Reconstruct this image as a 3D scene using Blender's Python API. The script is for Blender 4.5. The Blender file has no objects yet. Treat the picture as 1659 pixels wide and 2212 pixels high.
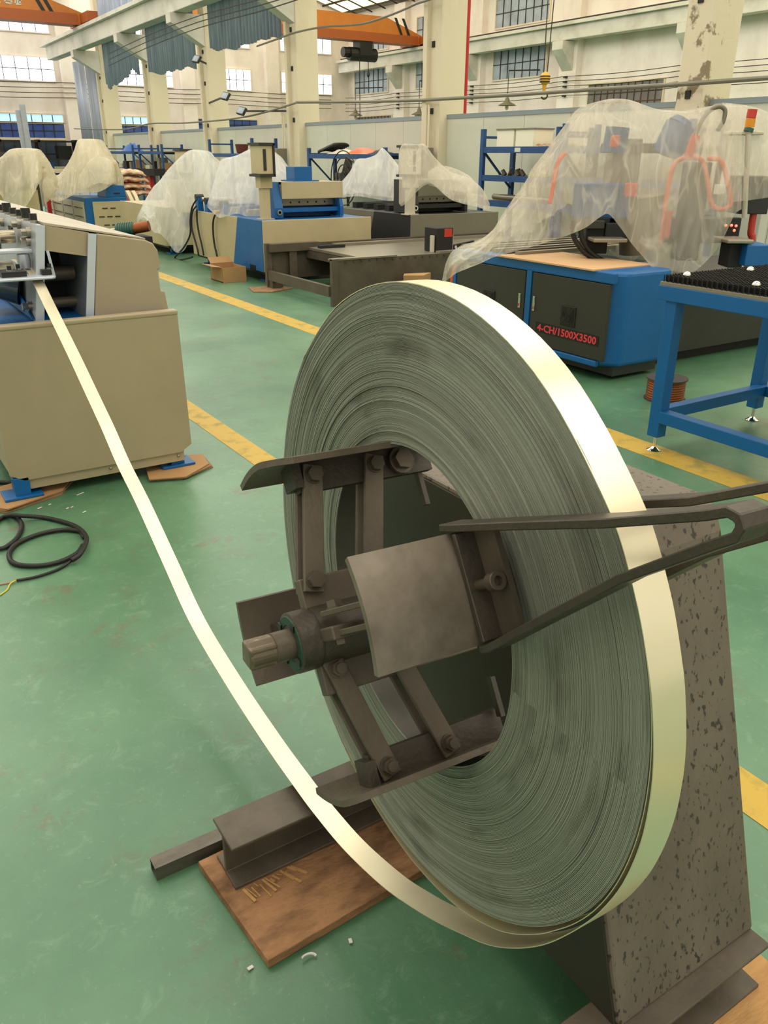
import bpy, math, random
import numpy as np
from mathutils import Vector, Matrix, noise
random.seed(7)
sc = bpy.context.scene
COL = sc.collection
# ------------------------------------------------------------------ camera
W, H, F = 1659, 2212, 1760.84
YAW, PITCH, ROLL = [math.radians(a) for a in (32.8123, 23.6915, 0.3386)]
CAM = Vector((0, 0, 1.5))
fw = Vector((math.sin(YAW)*math.cos(PITCH), math.cos(YAW)*math.cos(PITCH), -math.sin(PITCH)))
r0 = Vector((math.cos(YAW), -math.sin(YAW), 0)); u0 = r0.cross(fw)
rt = math.cos(ROLL)*r0 + math.sin(ROLL)*u0
up = -math.sin(ROLL)*r0 + math.cos(ROLL)*u0
cd = bpy.data.cameras.new('camera'); cam = bpy.data.objects.new('camera', cd); COL.objects.link(cam)
cam.matrix_world = Matrix(((rt.x, up.x, -fw.x, 0), (rt.y, up.y, -fw.y, 0), (rt.z, up.z, -fw.z, 1.5), (0, 0, 0, 1)))
cd.sensor_fit = 'HORIZONTAL'; cd.sensor_width = 36; cd.lens = F/W*36; cd.clip_start = .02; cd.clip_end = 200
sc.camera = cam
sc.view_settings.view_transform = 'Standard'; sc.view_settings.look = 'None'; sc.view_settings.gamma = 1
sc.view_settings.use_curve_mapping = False
sc.view_settings.exposure = 0.0
w = bpy.data.worlds.new('world'); sc.world = w; w.use_nodes = True
w.node_tree.nodes['Background'].inputs[0].default_value = (.75, .85, 1, 1)
w.node_tree.nodes['Background'].inputs[1].default_value = 1.0
SKY_NEAR, SKY_FAR, WIN, FILL = 3.2, 1.7, 3.4, .85      # radiance of the roof lights of both bays, the windows and the added fill panes
SKYCOL = (1.0, .94, .82)
sc.cycles.max_bounces = 7; sc.cycles.diffuse_bounces = 4; sc.cycles.glossy_bounces = 4
sc.cycles.transparent_max_bounces = 12; sc.cycles.caustics_reflective = False; sc.cycles.caustics_refractive = False
sc.cycles.use_denoising = True; sc.cycles.sample_clamp_indirect = 6

def RAY(x, y): return fw + rt*((x-W/2)/F) - up*((y-H/2)/F)
def AT(x, y, ax, v):                 # point of a plane (axis ax = v) seen along a sight line
    d = RAY(x, y); t = (v-CAM[ax])/d[ax]; return CAM + d*t
HD = Vector((math.sin(YAW), math.cos(YAW), 0)); LT = r0.copy()
def FWD(x, y, dist):                 # point at a horizontal forward distance
    d = RAY(x, y); return CAM + d*(dist/d.dot(HD))

# ------------------------------------------------------------------ materials
def lin(h):
    if isinstance(h, tuple): return h
    h = h.lstrip('#'); o = []
    for i in (0, 2, 4):
        c = int(h[i:i+2], 16)/255; o.append(c/12.92 if c <= .04045 else ((c+.055)/1.055)**2.4)
    return tuple(o)
MATS = {}
def mat(name, col, rough=.5, metal=0, var=0, scale=6, col2=None, bump=0, bscale=60, spec=.5, stretch=None, thr=(.35, .75), detail=5, coat=0, spots=None):
    m = bpy.data.materials.new(name); m.use_nodes = True; nt = m.node_tree; b = nt.nodes['Principled BSDF']
    c = lin(col); b.inputs['Base Color'].default_value = (*c, 1); b.inputs['Roughness'].default_value = rough
    b.inputs['Metallic'].default_value = metal; b.inputs['Specular IOR Level'].default_value = spec
    if coat: b.inputs['Coat Weight'].default_value = coat; b.inputs['Coat Roughness'].default_value = .2
    def N(t, **k):
        n = nt.nodes.new(t)
        for a, v in k.items(): n.inputs[a].default_value = v
        return n
    if var or bump:
        tc = nt.nodes.new('ShaderNodeTexCoord'); mp = nt.nodes.new('ShaderNodeMapping'); nt.links.new(tc.outputs['Object'], mp.inputs[0])
        if stretch: mp.inputs['Scale'].default_value = stretch
    if var:
        n = N('ShaderNodeTexNoise', Scale=scale, Detail=detail, Roughness=.62); nt.links.new(mp.outputs[0], n.inputs['Vector'])
        r = nt.nodes.new('ShaderNodeValToRGB'); r.color_ramp.elements[0].position = thr[0]; r.color_ramp.elements[1].position = thr[1]
        c2 = lin(col2) if col2 else tuple(x*(1-var) for x in c)
        r.color_ramp.elements[0].color = (*c, 1)
        r.color_ramp.elements[1].color = (*[a*(1-var)+b2*var for a, b2 in zip(c, c2)], 1) if col2 else (*c2, 1)
        nt.links.new(n.outputs[0], r.inputs[0]); nt.links.new(r.outputs[0], b.inputs['Base Color'])
        mr = N('ShaderNodeMapRange'); mr.inputs[3].default_value = max(.05, rough-.08); mr.inputs[4].default_value = min(1, rough+.1)
        nt.links.new(n.outputs[0], mr.inputs[0]); nt.links.new(mr.outputs[0], b.inputs['Roughness'])
    if bump:
        n2 = N('ShaderNodeTexNoise', Scale=bscale, Detail=4); nt.links.new(mp.outputs[0], n2.inputs['Vector'])
        bp = N('ShaderNodeBump', Strength=bump, Distance=.01); nt.links.new(n2.outputs[0], bp.inputs['Height']); nt.links.new(bp.outputs[0], b.inputs['Normal'])
    if spots:
        sm = nt.nodes.new('ShaderNodeMapping'); sm.inputs['Scale'].default_value = spots[4]; nt.links.new(tc.outputs['Object'], sm.inputs[0])
        sn = N('ShaderNodeTexNoise', Scale=spots[0], Detail=3, Roughness=.5); nt.links.new(sm.outputs[0], sn.inputs['Vector'])
        sr = N('ShaderNodeMapRange'); sr.inputs[1].default_value = spots[2]; sr.inputs[2].default_value = spots[3]; nt.links.new(sn.outputs[0], sr.inputs[0])
        sx = nt.nodes.new('ShaderNodeMix'); sx.data_type = 'RGBA'; nt.links.new(sr.outputs[0], sx.inputs[0]); nt.links.new(b.inputs['Base Color'].links[0].from_socket, sx.inputs[6]); sx.inputs[7].default_value = (*lin(spots[1]), 1)
        nt.links.new(sx.outputs[2], b.inputs['Base Color'])
    MATS[name] = m; return m
def emat(name, col, s):
    m = bpy.data.materials.new(name); m.use_nodes = True; nt = m.node_tree; b = nt.nodes['Principled BSDF']
    b.inputs['Base Color'].default_value = (.5, .5, .5, 1); b.inputs['Emission Color'].default_value = (*lin(col), 1); b.inputs['Emission Strength'].default_value = s
    MATS[name] = m; return m
def plastic(name, col, lo, hi, scale=5, tint=(1, 1, 1)):
    m = bpy.data.materials.new(name); m.use_nodes = True; nt = m.node_tree; b = nt.nodes['Principled BSDF']; L = nt.links.new
    b.inputs['Base Color'].default_value = (*lin(col), 1); b.inputs['Roughness'].default_value = .22; b.inputs['Specular IOR Level'].default_value = .8
    tr = nt.nodes.new('ShaderNodeBsdfTransparent'); tr.inputs[0].default_value = (*tint, 1)
    tl = nt.nodes.new('ShaderNodeBsdfTranslucent'); tl.inputs[0].default_value = (*lin(col), 1)
    a = nt.nodes.new('ShaderNodeMixShader'); a.inputs[0].default_value = .42; L(b.outputs[0], a.inputs[1]); L(tl.outputs[0], a.inputs[2])
    x = nt.nodes.new('ShaderNodeMixShader'); L(tr.outputs[0], x.inputs[1]); L(a.outputs[0], x.inputs[2])
    tc = nt.nodes.new('ShaderNodeTexCoord'); mp = nt.nodes.new('ShaderNodeMapping'); mp.inputs['Scale'].default_value = (1.6, 1.6, .6); L(tc.outputs['Object'], mp.inputs[0])
    n = nt.nodes.new('ShaderNodeTexNoise'); n.inputs['Scale'].default_value = scale; n.inputs['Detail'].default_value = 6; L(mp.outputs[0], n.inputs['Vector'])
    r = nt.nodes.new('ShaderNodeMapRange'); r.inputs[1].default_value = .32; r.inputs[2].default_value = .68; r.inputs[3].default_value = lo; r.inputs[4].default_value = hi; L(n.outputs[0], r.inputs[0]); L(r.outputs[0], x.inputs[0])
    n2 = nt.nodes.new('ShaderNodeTexNoise'); n2.inputs['Scale'].default_value = scale*1.5; n2.inputs['Detail'].default_value = 2.5; n2.inputs['Distortion'].default_value = .8; L(mp.outputs[0], n2.inputs['Vector'])
    q1 = nt.nodes.new('ShaderNodeMath'); q1.operation = 'SUBTRACT'; q1.inputs[1].default_value = .5; L(n2.outputs[0], q1.inputs[0])
    q2 = nt.nodes.new('ShaderNodeMath'); q2.operation = 'ABSOLUTE'; L(q1.outputs[0], q2.inputs[0])
    q3 = nt.nodes.new('ShaderNodeMapRange'); q3.inputs[1].default_value = 0; q3.inputs[2].default_value = .035; q3.inputs[3].default_value = .16; q3.inputs[4].default_value = 0; L(q2.outputs[0], q3.inputs[0])
    q4 = nt.nodes.new('ShaderNodeMath'); q4.operation = 'ADD'; L(r.outputs[0], q4.inputs[0]); L(q3.outputs[0], q4.inputs[1]); L(q4.outputs[0], x.inputs[0])
    bp = nt.nodes.new('ShaderNodeBump'); bp.inputs['Strength'].default_value = .6; bp.inputs['Distance'].default_value = .05; L(n2.outputs[0], bp.inputs['Height']); L(bp.outputs[0], b.inputs['Normal'])
    L(x.outputs[0], nt.nodes['Material Output'].inputs[0]); MATS[name] = m; return m

mat('wall', '#efe6de', .85, 0, .7, .9, '#cbb8ae', .15, 20, .2, (1, 1, .6), (.45, .8), 8)
mat('whitewash', '#ded2b8', .8, 0, .8, 1.3, '#b9a684', .2, 25, .2, (1, 1, .35), (.5, .85), 8)
mat('peeling', '#ded2b8', .8, 0, 1, 3.2, '#8f8068', .5, 9, .2, None, (.53, .58), 9)
mat('beamwhite', '#d6d2c8', .75, 0, .7, 1.2, '#a89f93', .1, 25, .2, None, (.45, .8))
mat('covertop', '#b8ad98', .5, 0, .2, 3)
mat('panelwhite', '#d3d2c2', .5, 0, .3, 1.5, '#bdbca8')
mat('greytrim', '#8f9aa0', .5)
mat('roof', '#8a8378', .8); mat('darksteel', '#3a342e', .55, .4, .5, 8)
mat('corr', '#aab4c8', .45, .15, .6, 3, '#5a6474', 0, 60, .4, (1, 3, .2))
mat('corrgrey', '#a3abb8', .5, .2, .6, 2, '#6d7078', 0, 60, .4, (1, 3, .2))
mat('orange', '#c97a2c', .5, 0, .4, 2, '#a35a20'); mat('orangedark', '#a4541f', .5)
mat('black', '#141413', .45); mat('blackmat', '#1b1a18', .7); mat('rubber', '#191714', .55)
mat('yellowhook', '#d89a1c', .45); mat('redpipe', '#b3201c', .4); mat('red', '#c23a2c', .45)
mat('orangered', '#e2643c', .45)
mat('beige', '#a9997b', .42, 0, .12, 2, None, .06, 350)
mat('beigelight', '#c2b28c', .45, 0, .15, 2); mat('cream', '#cdbd94', .5)
mat('blue', '#0d5f9e', .4, 0, .15, 3, None, .05, 300); mat('bluedeep', '#164f86', .45, 0, .2, 4); mat('rackblue', '#1d4a80', .5, 0, .3, 6)
mat('grey', '#7d7866', .5, 0, .12, 2); mat('charcoal', '#33322c', .5, 0, .2, 3, None, .05, 300); mat('charcoal2', '#2a2a27', .5)
mat('galv', '#b7bcc4', .35, .55, .35, 14, '#8f979f'); mat('palesteel', '#c7cdd6', .35, .4)
mat('shaftsteel', '#b9ae98', .25, .9); mat('chrome', '#e8e6e0', .08, 1); mat('nutsteel', '#a59f90', .3, .8)
mat('tubesteel', '#6b645a', .35, .5, .7, 25, '#3a352e', .1, 90, .5, (.4, 1, 1), (.4, .7))
mat('millsteel', '#564d43', .5, .35, .6, 5, '#7a6e5f', .1, 40, .4, None, (.3, .75)); mat('machined', '#9a9384', .35, .6)
mat('brownsteel', '#645a4d', .48, .2, .65, 6, '#453e35', .1, 120, .4, (1, 1, .5), (.42, .62), 9)
mat('sideshade', '#3b382f', .45, .2, .5, 4, '#2d2b25')  # dark tone stands for the shade between coil and pedestal
mat('pedestal', '#6e6458', .5, .1, .6, 4, '#524a41', .1, 120, .4, (1, 1, .6), (.42, .66), 9, 0, (95, '#3b352e', .595, .645, (1, 1, .6)))
mat('darkbrown', '#4c443a', .46, .25, .7, 9, '#352f28', .15, 120, .5, None, (.35, .7)); mat('bolt', '#5a5145', .38, .4)
mat('jawplate', '#83786a', .4, .25, .85, 8, '#544c42', .06, 60, .5, None, (.38, .66), 7)
mat('worn', '#6d6150', .4, .4, .9, 40, '#a89a80', .1, 100, .5, None, (.55, .68))
mat('greenface', '#1f4030', .5)
mat('wood', '#a67c58', .75, 0, .9, 7, '#57402d', .4, 60, .2, (1, 2.2, 2), (.4, .66), 10)
mat('woodlight', '#c79a64', .75, 0, .7, 4, '#7d5a38', .3, 60, .2, (1, 4, 4), (.42, .75), 9)
mat('ply', '#d3ab7f', .7, 0, .3, 5, '#b98d62'); mat('card', '#b0885a', .8, 0, .35, 5, '#8d6a44'); mat('cardtorn', '#9b7856', .9, 0, .8, 12, '#6d4f38', .4, 40)
mat('copper', '#8a4a2a', .4, .7, .4, 30, '#b06c40', .3, 200, .5, (1, 1, 12)); mat('darkplate', '#3a3634', .6)
mat('white', '#d8d6cc', .5); mat('binwhite', '#efe9d2', .4)
mat('offwhite', '#c9c2ae', .5); mat('greenmotor', '#2f5a50', .45); mat('yellowwire', '#cfc23a', .5); mat('pinkwire', '#b57a68', .5)
mat('lime', '#9cb03c', .5); mat('bluebag', '#2c5da8', .5); mat('rag', '#c9805c', .9, 0, 1, 9, '#d8cfae', .5, 30, .2, (1, 1, 4), (.4, .6)); mat('cementbag', '#a89a84', .9, 0, .5, 6)
mat('amber', '#e09018', .4); mat('tank', '#7a7262', .4, .2); mat('glassdark', '#3a4450', .15); mat('glassblue', '#2c4a9a', .3, 0, .5, 3, '#5d6f90'); mat('glasspale', '#a8b4c0', .35, 0, .7, 2, '#6f7680')
mat('lampshade', '#6d6450', .5); mat('brick', '#6d4c38', .8); mat('pallet', '#8f7a5c', .85)
mat('lettering', '#e0404a', .45); mat('cratewood', '#5d2a20', .7)
emat('skylight_near', SKYCOL, SKY_NEAR); emat('skylight_far', (1.0, .86, .5), SKY_FAR); emat('window_glow', (.86, .94, 1.0), WIN); emat('window_teal', (.35, .75, 1.0), .9)
emat('fill_glow', (1.0, .96, .9), FILL); emat('fill_glow_left', (1.0, .97, .92), FILL*.75); mat('glassgrey', '#6b6663', .4, 0, .6, 2, '#8f8c88'); mat('rust', '#5a3d2c', .7); emat('led', '#ff5a28', 1.3)  # the first two glow in window-shaped fill lights added on unseen walls
plastic('film', '#fcfaf5', .4, .62, 1.6); plastic('filmthin', '#f7eedb', .25, .46, 1.5); plastic('filmdust', '#f0e6cc', .66, .86, 1.6)
# galvanised strip
def stripmat():
    m = mat('strip', '#efe4c4', .33, .72)
    return m
stripmat()
mat('innerturn', '#67645a', .4, .5, .3, 8)
mat('stripedge', '#8c8f83', .42, .5)
# windings of the coil: fine rings with streaks that follow the turns
def coilmat():
    m = bpy.data.materials.new('windings'); m.use_nodes = True; nt = m.node_tree; b = nt.nodes['Principled BSDF']; L = nt.links.new
    tc = nt.nodes.new('ShaderNodeTexCoord'); sp = nt.nodes.new('ShaderNodeSeparateXYZ'); L(tc.outputs['Object'], sp.inputs[0])
    def M(op, a, c=None):
        n = nt.nodes.new('ShaderNodeMath'); n.operation = op
        for i, v in ((0, a), (1, c)):
            if v is None: continue
            if isinstance(v, (int, float)): n.inputs[i].default_value = v
            else: L(v, n.inputs[i])
        return n.outputs[0]
    rad = M('SQRT', M('ADD', M('MULTIPLY', sp.outputs[1], sp.outputs[1]), M('MULTIPLY', sp.outputs[2], sp.outputs[2])))
    ang = M('ARCTAN2', sp.outputs[2], sp.outputs[1])
    cb = nt.nodes.new('ShaderNodeCombineXYZ'); L(M('MULTIPLY', rad, 420.), cb.inputs[0]); L(M('MULTIPLY', ang, .35), cb.inputs[1])
    n = nt.nodes.new('ShaderNodeTexNoise'); n.inputs['Scale'].default_value = 1; n.inputs['Detail'].default_value = 3; L(cb.outputs[0], n.inputs['Vector'])
    cb2 = nt.nodes.new('ShaderNodeCombineXYZ'); L(M('MULTIPLY', rad, 22.), cb2.inputs[0]); L(M('MULTIPLY', ang, 2.2), cb2.inputs[1])
    n2 = nt.nodes.new('ShaderNodeTexNoise'); n2.inputs['Scale'].default_value = 1; n2.inputs['Detail'].default_value = 5; L(cb2.outputs[0], n2.inputs['Vector'])
    r = nt.nodes.new('ShaderNodeValToRGB'); e = r.color_ramp.elements; e[0].position = .25; e[0].color = (*lin('#74776b'), 1); e[1].position = .75; e[1].color = (*lin('#b0b3a4'), 1)
    L(n.outputs[0], r.inputs[0])
    r2 = nt.nodes.new('ShaderNodeValToRGB'); e = r2.color_ramp.elements; e[0].position = .56; e[0].color = (1, 1, 1, 1); e[1].position = .74; e[1].color = (.55, .53, .5, 1); L(n2.outputs[0], r2.inputs[0])
    mx = nt.nodes.new('ShaderNodeMix'); mx.data_type = 'RGBA'; mx.blend_type = 'MULTIPLY'; mx.inputs[0].default_value = 1; L(r.outputs[0], mx.inputs[6]); L(r2.outputs[0], mx.inputs[7])
    L(mx.outputs[2], b.inputs['Base Color']); b.inputs['Metallic'].default_value = .2; b.inputs['Roughness'].default_value = .45
    MATS['windings'] = m
coilmat()
def floormat():
    m = bpy.data.materials.new('floor_paint'); m.use_nodes = True; nt = m.node_tree; b = nt.nodes['Principled BSDF']; L = nt.links.new
    tc = nt.nodes.new('ShaderNodeTexCoord')
    def noi(s, d, rough=.6, dist=0):
        n = nt.nodes.new('ShaderNodeTexNoise'); n.inputs['Scale'].default_value = s; n.inputs['Detail'].default_value = d; n.inputs['Roughness'].default_value = rough; n.inputs['Distortion'].default_value = dist; L(tc.outputs['Object'], n.inputs['Vector']); return n
    def ramp(src, p0, c0, p1, c1):
        r = nt.nodes.new('ShaderNodeValToRGB'); e = r.color_ramp.elements; e[0].position = p0; e[0].color = (*lin(c0), 1); e[1].position = p1; e[1].color = (*lin(c1), 1); L(src, r.inputs[0]); return r
    base = ramp(noi(1.1, 8).outputs[0], .3, '#3c684a', .7, '#5f8a68')
    def over(prev, fac, col):
        mx = nt.nodes.new('ShaderNodeMix'); mx.data_type = 'RGBA'; L(fac, mx.inputs[0]); L(prev, mx.inputs[6]); mx.inputs[7].default_value = (*lin(col), 1); return mx.outputs[2]
    f1 = ramp(noi(5, 9, .72).outputs[0], .56, '#000000', .72, '#b0b0b0'); c = over(base.outputs[0], f1.outputs[0], '#5d5240')
    f2 = ramp(noi(14, 9, .78, .6).outputs[0], .54, '#000000', .74, '#a0a0a0'); c = over(c, f2.outputs[0], '#93b394')
    f3 = ramp(noi(2.6, 10, .78).outputs[0], .585, '#000000', .66, '#c8c8c8'); c = over(c, f3.outputs[0], '#6b4f3a')
    f4 = ramp(noi(70, 4, .6).outputs[0], .64, '#000000', .74, '#808080'); c = over(c, f4.outputs[0], '#a9c0a4')
    L(c, b.inputs['Base Color'])
    rr = nt.nodes.new('ShaderNodeMapRange'); rr.inputs[3].default_value = .3; rr.inputs[4].default_value = .55; L(noi(7, 6).outputs[0], rr.inputs[0]); L(rr.outputs[0], b.inputs['Roughness'])
    bp = nt.nodes.new('ShaderNodeBump'); bp.inputs['Strength'].default_value = .12; bp.inputs['Distance'].default_value = .01; L(noi(25, 7).outputs[0], bp.inputs['Height']); L(bp.outputs[0], b.inputs['Normal'])
    b.inputs['Coat Weight'].default_value = .35; b.inputs['Coat Roughness'].default_value = .28
    MATS['floor_paint'] = m
floormat()
mat('linepaint', '#c2a040', .5, 0, .9, 9, '#7d7a3a', .1, 60, .4, None, (.5, .72), 9)

# ------------------------------------------------------------------ mesh helpers
ORG = {}
class MB:
    def __init__(s): s.v = []; s.f = []
    def add(s, vs, fs):
        o = len(s.v); s.v += [Vector(p) for p in vs]; s.f += [tuple(i+o for i in f) for f in fs]; return s
    def box(s, x0, x1, y0, y1, z0, z1, M=None):
        vs = [Vector((x, y, z)) for z in (z0, z1) for y in (y0, y1) for x in (x0, x1)]
        if M is not None: vs = [M @ p for p in vs]
        return s.add(vs, [(0, 2, 3, 1), (4, 5, 7, 6), (0, 1, 5, 4), (2, 6, 7, 3), (0, 4, 6, 2), (1, 3, 7, 5)])
    def prism(s, poly, ax, a, b):       # polygon in the two other axes, extruded along ax
        def P(u, v, t): return {0: (t, u, v), 1: (u, t, v), 2: (u, v, t)}[ax]
        n = len(poly); vs = [P(u, v, a) for u, v in poly]+[P(u, v, b) for u, v in poly]
        return s.add(vs, [tuple(range(n-1, -1, -1)), tuple(range(n, 2*n))]+[(i, (i+1) % n, n+(i+1) % n, n+i) for i in range(n)])
    def bar(s, p0, p1, wd, ht, side=None):
        p0, p1 = Vector(p0), Vector(p1); d = (p1-p0).normalized()
        sd = Vector(side) if side is not None else (d.cross(Vector((0, 0, 1))) if abs(d.z) < .95 else Vector((1, 0, 0)))
        sd = (sd - d*sd.dot(d)).normalized(); t = d.cross(sd)
        vs = [p+sd*a*wd/2+t*b*ht/2 for p in (p0, p1) for a, b in ((-1, -1), (1, -1), (1, 1), (-1, 1))]
        return s.add(vs, [(3, 2, 1, 0), (4, 5, 6, 7)]+[(i, (i+1) % 4, 4+(i+1) % 4, 4+i) for i in range(4)])
    def cyl(s, p0, p1, ra, rb=None, n=16, cap=True):
        rb = ra if rb is None else rb; p0, p1 = Vector(p0), Vector(p1); d = (p1-p0).normalized()
        a = d.orthogonal().normalized(); b = d.cross(a)
        vs = [p+(a*math.cos(2*math.pi*i/n)+b*math.sin(2*math.pi*i/n))*r for p, r in ((p0, ra), (p1, rb)) for i in range(n)]
        fs = [(i, (i+1) % n, n+(i+1) % n, n+i) for i in range(n)]
        if cap: fs += [tuple(range(n-1, -1, -1)), tuple(range(n, 2*n))]
        return s.add(vs, fs)
    def lathe(s, prof, o, d, n=24, closed=False):   # prof: (along, radius)
        o, d = Vector(o), Vector(d).normalized(); a = d.orthogonal().normalized(); b = d.cross(a); k = len(prof)
        vs = [o+d*t+(a*math.cos(2*math.pi*i/n)+b*math.sin(2*math.pi*i/n))*r for t, r in prof for i in range(n)]
        fs = [(j*n+i, j*n+(i+1) % n, (j+1)*n+(i+1) % n, (j+1)*n+i) for j in range(k-1) for i in range(n)]
        if closed: fs += [((k-1)*n+i, (k-1)*n+(i+1) % n, (i+1) % n, i) for i in range(n)]
        else: fs += [tuple(range(n-1, -1, -1)), tuple(range((k-1)*n, k*n))]
        return s.add(vs, fs)
    def tube(s, pts, r, n=8, rf=None):
        pts = [Vector(p) for p in pts]; vs = []; N = len(pts); a = None
        for i, p in enumerate(pts):
            d = (pts[min(i+1, N-1)]-pts[max(i-1, 0)]).normalized()
            a = d.orthogonal().normalized() if a is None else (a-d*a.dot(d)).normalized()
            b = d.cross(a); rr = rf(i) if rf else r
            vs += [p+(a*math.cos(2*math.pi*k/n)+b*math.sin(2*math.pi*k/n))*rr for k in range(n)]
        fs = [(j*n+i, j*n+(i+1) % n, (j+1)*n+(i+1) % n, (j+1)*n+i) for j in range(N-1) for i in range(n)]
        return s.add(vs, fs+[tuple(range(n-1, -1, -1)), tuple(range((N-1)*n, N*n))])
    def ball(s, c, r, n=12, sz=1):
        c = Vector(c); prof = [(math.sin(-math.pi/2+math.pi*i/8)*r*sz, max(1e-4, math.cos(-math.pi/2+math.pi*i/8)*r)) for i in range(9)]
        return s.lathe(prof, c, (0, 0, 1), n)
    def build(s, name, m, parent=None, smooth=False, bevel=0, M=None, seg=2, solid=0):
        me = bpy.data.meshes.new(name)
        o = Vector((0, 0, 0)) if parent is None else ORG[parent.name]
        vs = s.v if M is None else [M @ p for p in s.v]
        if parent is None:
            xs = np.array([tuple(p) for p in vs]); c = (xs.min(0)+xs.max(0))/2; o = Vector((c[0], c[1], xs[:, 2].min()))
        me.from_pydata([tuple(p-o) for p in vs], [], s.f); me.update()
        me.materials.append(MATS[m])
        if smooth is True: me.polygons.foreach_set('use_smooth', [True]*len(me.polygons))
        ob = bpy.data.objects.new(name, me); COL.objects.link(ob)
        if parent is None: ob.location = o; ORG[ob.name] = o
        else: ob.parent = parent; ORG[ob.name] = o
        if smooth == 'auto':
            me.polygons.foreach_set('use_smooth', [True]*len(me.polygons)); me.set_sharp_from_angle(angle=math.radians(35))
        if bevel:
            b = ob.modifiers.new('bevel', 'BEVEL'); b.width = bevel; b.segments = seg; b.limit_method = 'ANGLE'; b.angle_limit = math.radians(40)
        if solid:
            b = ob.modifiers.new('solid', 'SOLIDIFY'); b.thickness = solid; b.offset = 0
        return ob
def bx(*a): return MB().box(*a)
def tag(o, label=None, cat=None, group=None, kind=None):
    if label: o['label'] = label
    if cat: o['category'] = cat
    if group: o['group'] = group
    if kind: o['kind'] = kind
    return o
def thing(name, label, cat, loc, group=None):
    o = bpy.data.objects.new(name, None); COL.objects.link(o); o.location = loc; o.empty_display_size = .1
    ORG[o.name] = Vector(loc); return tag(o, label, cat, group)
def struct(name, mb, m, parent=None, **k): return tag(mb.build(name, m, parent, **k), kind='structure')
def spline(pts, n=8, closed=False):
    P = [Vector(p) for p in pts]; o = []; N = len(P)
    rng = range(N if closed else N-1)
    for i in rng:
        g = (lambda j: P[j % N]) if closed else (lambda j: P[min(max(j, 0), N-1)])
        a, b, c, d = g(i-1), g(i), g(i+1), g(i+2)
        for k in range(n):
            t = k/n
            o.append(.5*((2*b)+(c-a)*t+(2*a-5*b+4*c-d)*t*t+(3*b-a-3*c+d)*t**3))
    if not closed: o.append(P[-1])
    return o
def copy_tree(o, off, parent=None):
    c = o.copy(); COL.objects.link(c); c.parent = parent
    if parent is None: c.location = o.location+Vector(off)
    for ch in o.children: copy_tree(ch, off, c)
    ORG[c.name] = ORG[o.name]+Vector(off); return c
def hexbolt(par, c, d, r=.011, h=.009, m='bolt', name='bolt'):
    c, d = Vector(c), Vector(d).normalized()
    b = MB().cyl(c, c+d*h*.25, r*1.35, n=14); b.cyl(c+d*h*.25, c+d*h*1.2, r, n=6); b.cyl(c+d*h*1.2, c+d*h*1.5, r*.55, n=10)
    return b.build(name, m, par)
def text_mesh(name, txt, m, parent, M, size, extrude=.002, font_offset=0, fit=None):
    cu = bpy.data.curves.new('t', 'FONT'); cu.body = txt; cu.size = size; cu.extrude = extrude; cu.offset = font_offset; cu.resolution_u = 2
    t = bpy.data.objects.new('t', cu); COL.objects.link(t); dg = bpy.context.evaluated_depsgraph_get(); dg.update()
    me = bpy.data.meshes.new_from_object(t.evaluated_get(dg)); bpy.data.objects.remove(t)
    if fit:
        xs = [v.co.x for v in me.vertices]; ys = [v.co.y for v in me.vertices]
        me.transform(Matrix.Diagonal((fit[0]/(max(xs)-min(xs)), fit[1]/(max(ys)-min(ys)), 1, 1)) @ Matrix.Translation((-min(xs), -min(ys), 0)))
    me.transform(M); me.transform(Matrix.Translation(-ORG[parent.name])); me.materials.clear(); me.materials.append(MATS[m])
    o = bpy.data.objects.new(name, me); COL.objects.link(o); o.parent = parent; ORG[o.name] = ORG[parent.name]; return o

# ================================================================== the hall
YE, YB, XL, XC, XR = 42.5, -6.0, -4.6, 10.0, 25.0        # end wall, near wall, left wall, colonnade, right wall
fl = struct('floor', bx(XL-.2, XR+.2, YB-.2, YE+.2, -.1, 0), 'floor_paint')
for a, b, y0, y1 in ((3.47, 3.67, YB+1, 36), (1.605, 1.745, YB+1, 33)):
    tag(bx(a, b, y0, y1, .0004, .0016).build('floor_line', 'linepaint', fl), kind='structure')
struct('wall_far', bx(XL, XR, YE, YE+.3, 0, 10.2), 'wall')
struct('wall_right', bx(XR, XR+.3, YB, YE, 0, 8.1), 'wall')
struct('wall_left', bx(XL-.3, XL, YB, YE, 0, 8.1), 'wall')
struct('wall_near', bx(XL, XR, YB-.3, YB, 0, 10.2), 'wall')
def roof(name, x0, x1, skm):
    xm = (x0+x1)/2; ze, zr = 8.0, 10.1
    up_ = MB()
    for a, b in ((x0, xm), (x1, xm)):
        up_.add([(a, YB, ze+.1), (b, YB, zr+.1), (b, YE, zr+.1), (a, YE, ze+.1), (a, YB, ze+.2), (b, YB, zr+.2), (b, YE, zr+.2), (a, YE, ze+.2)],
                [(0, 1, 2, 3), (4, 5, 6, 7), (0, 1, 5, 4), (2, 3, 7, 6), (0, 3, 7, 4), (1, 2, 6, 5)])
    ob = struct(name, up_, 'roof'); return ob, xm, ze, zr
c1, xm, ze, zr = roof('ceiling', XL, XC+.3, None)
def slope_quads(mb, xa, xb, xm, ze, zr, xe, y0, y1, dz):
    f = lambda x: ze+(zr-ze)*abs(x-xe)/abs(xm-xe)
    mb.add([(xa, y0, f(xa)+dz), (xb, y0, f(xb)+dz), (xb, y1, f(xb)+dz), (xa, y1, f(xa)+dz)], [(0, 1, 2, 3)])
for xe, s in ((XL, 1), (XC+.3, -1)):
    for k in range(6):
        y0 = -5+k*8; mb = MB(); slope_quads(mb, xe+s*.8, xm-s*.6, xm, ze, zr, xe, y0, min(y0+5.6, YE), .08)
        tag(mb.build('skylight', 'skylight_near', c1), kind='structure')
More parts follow.
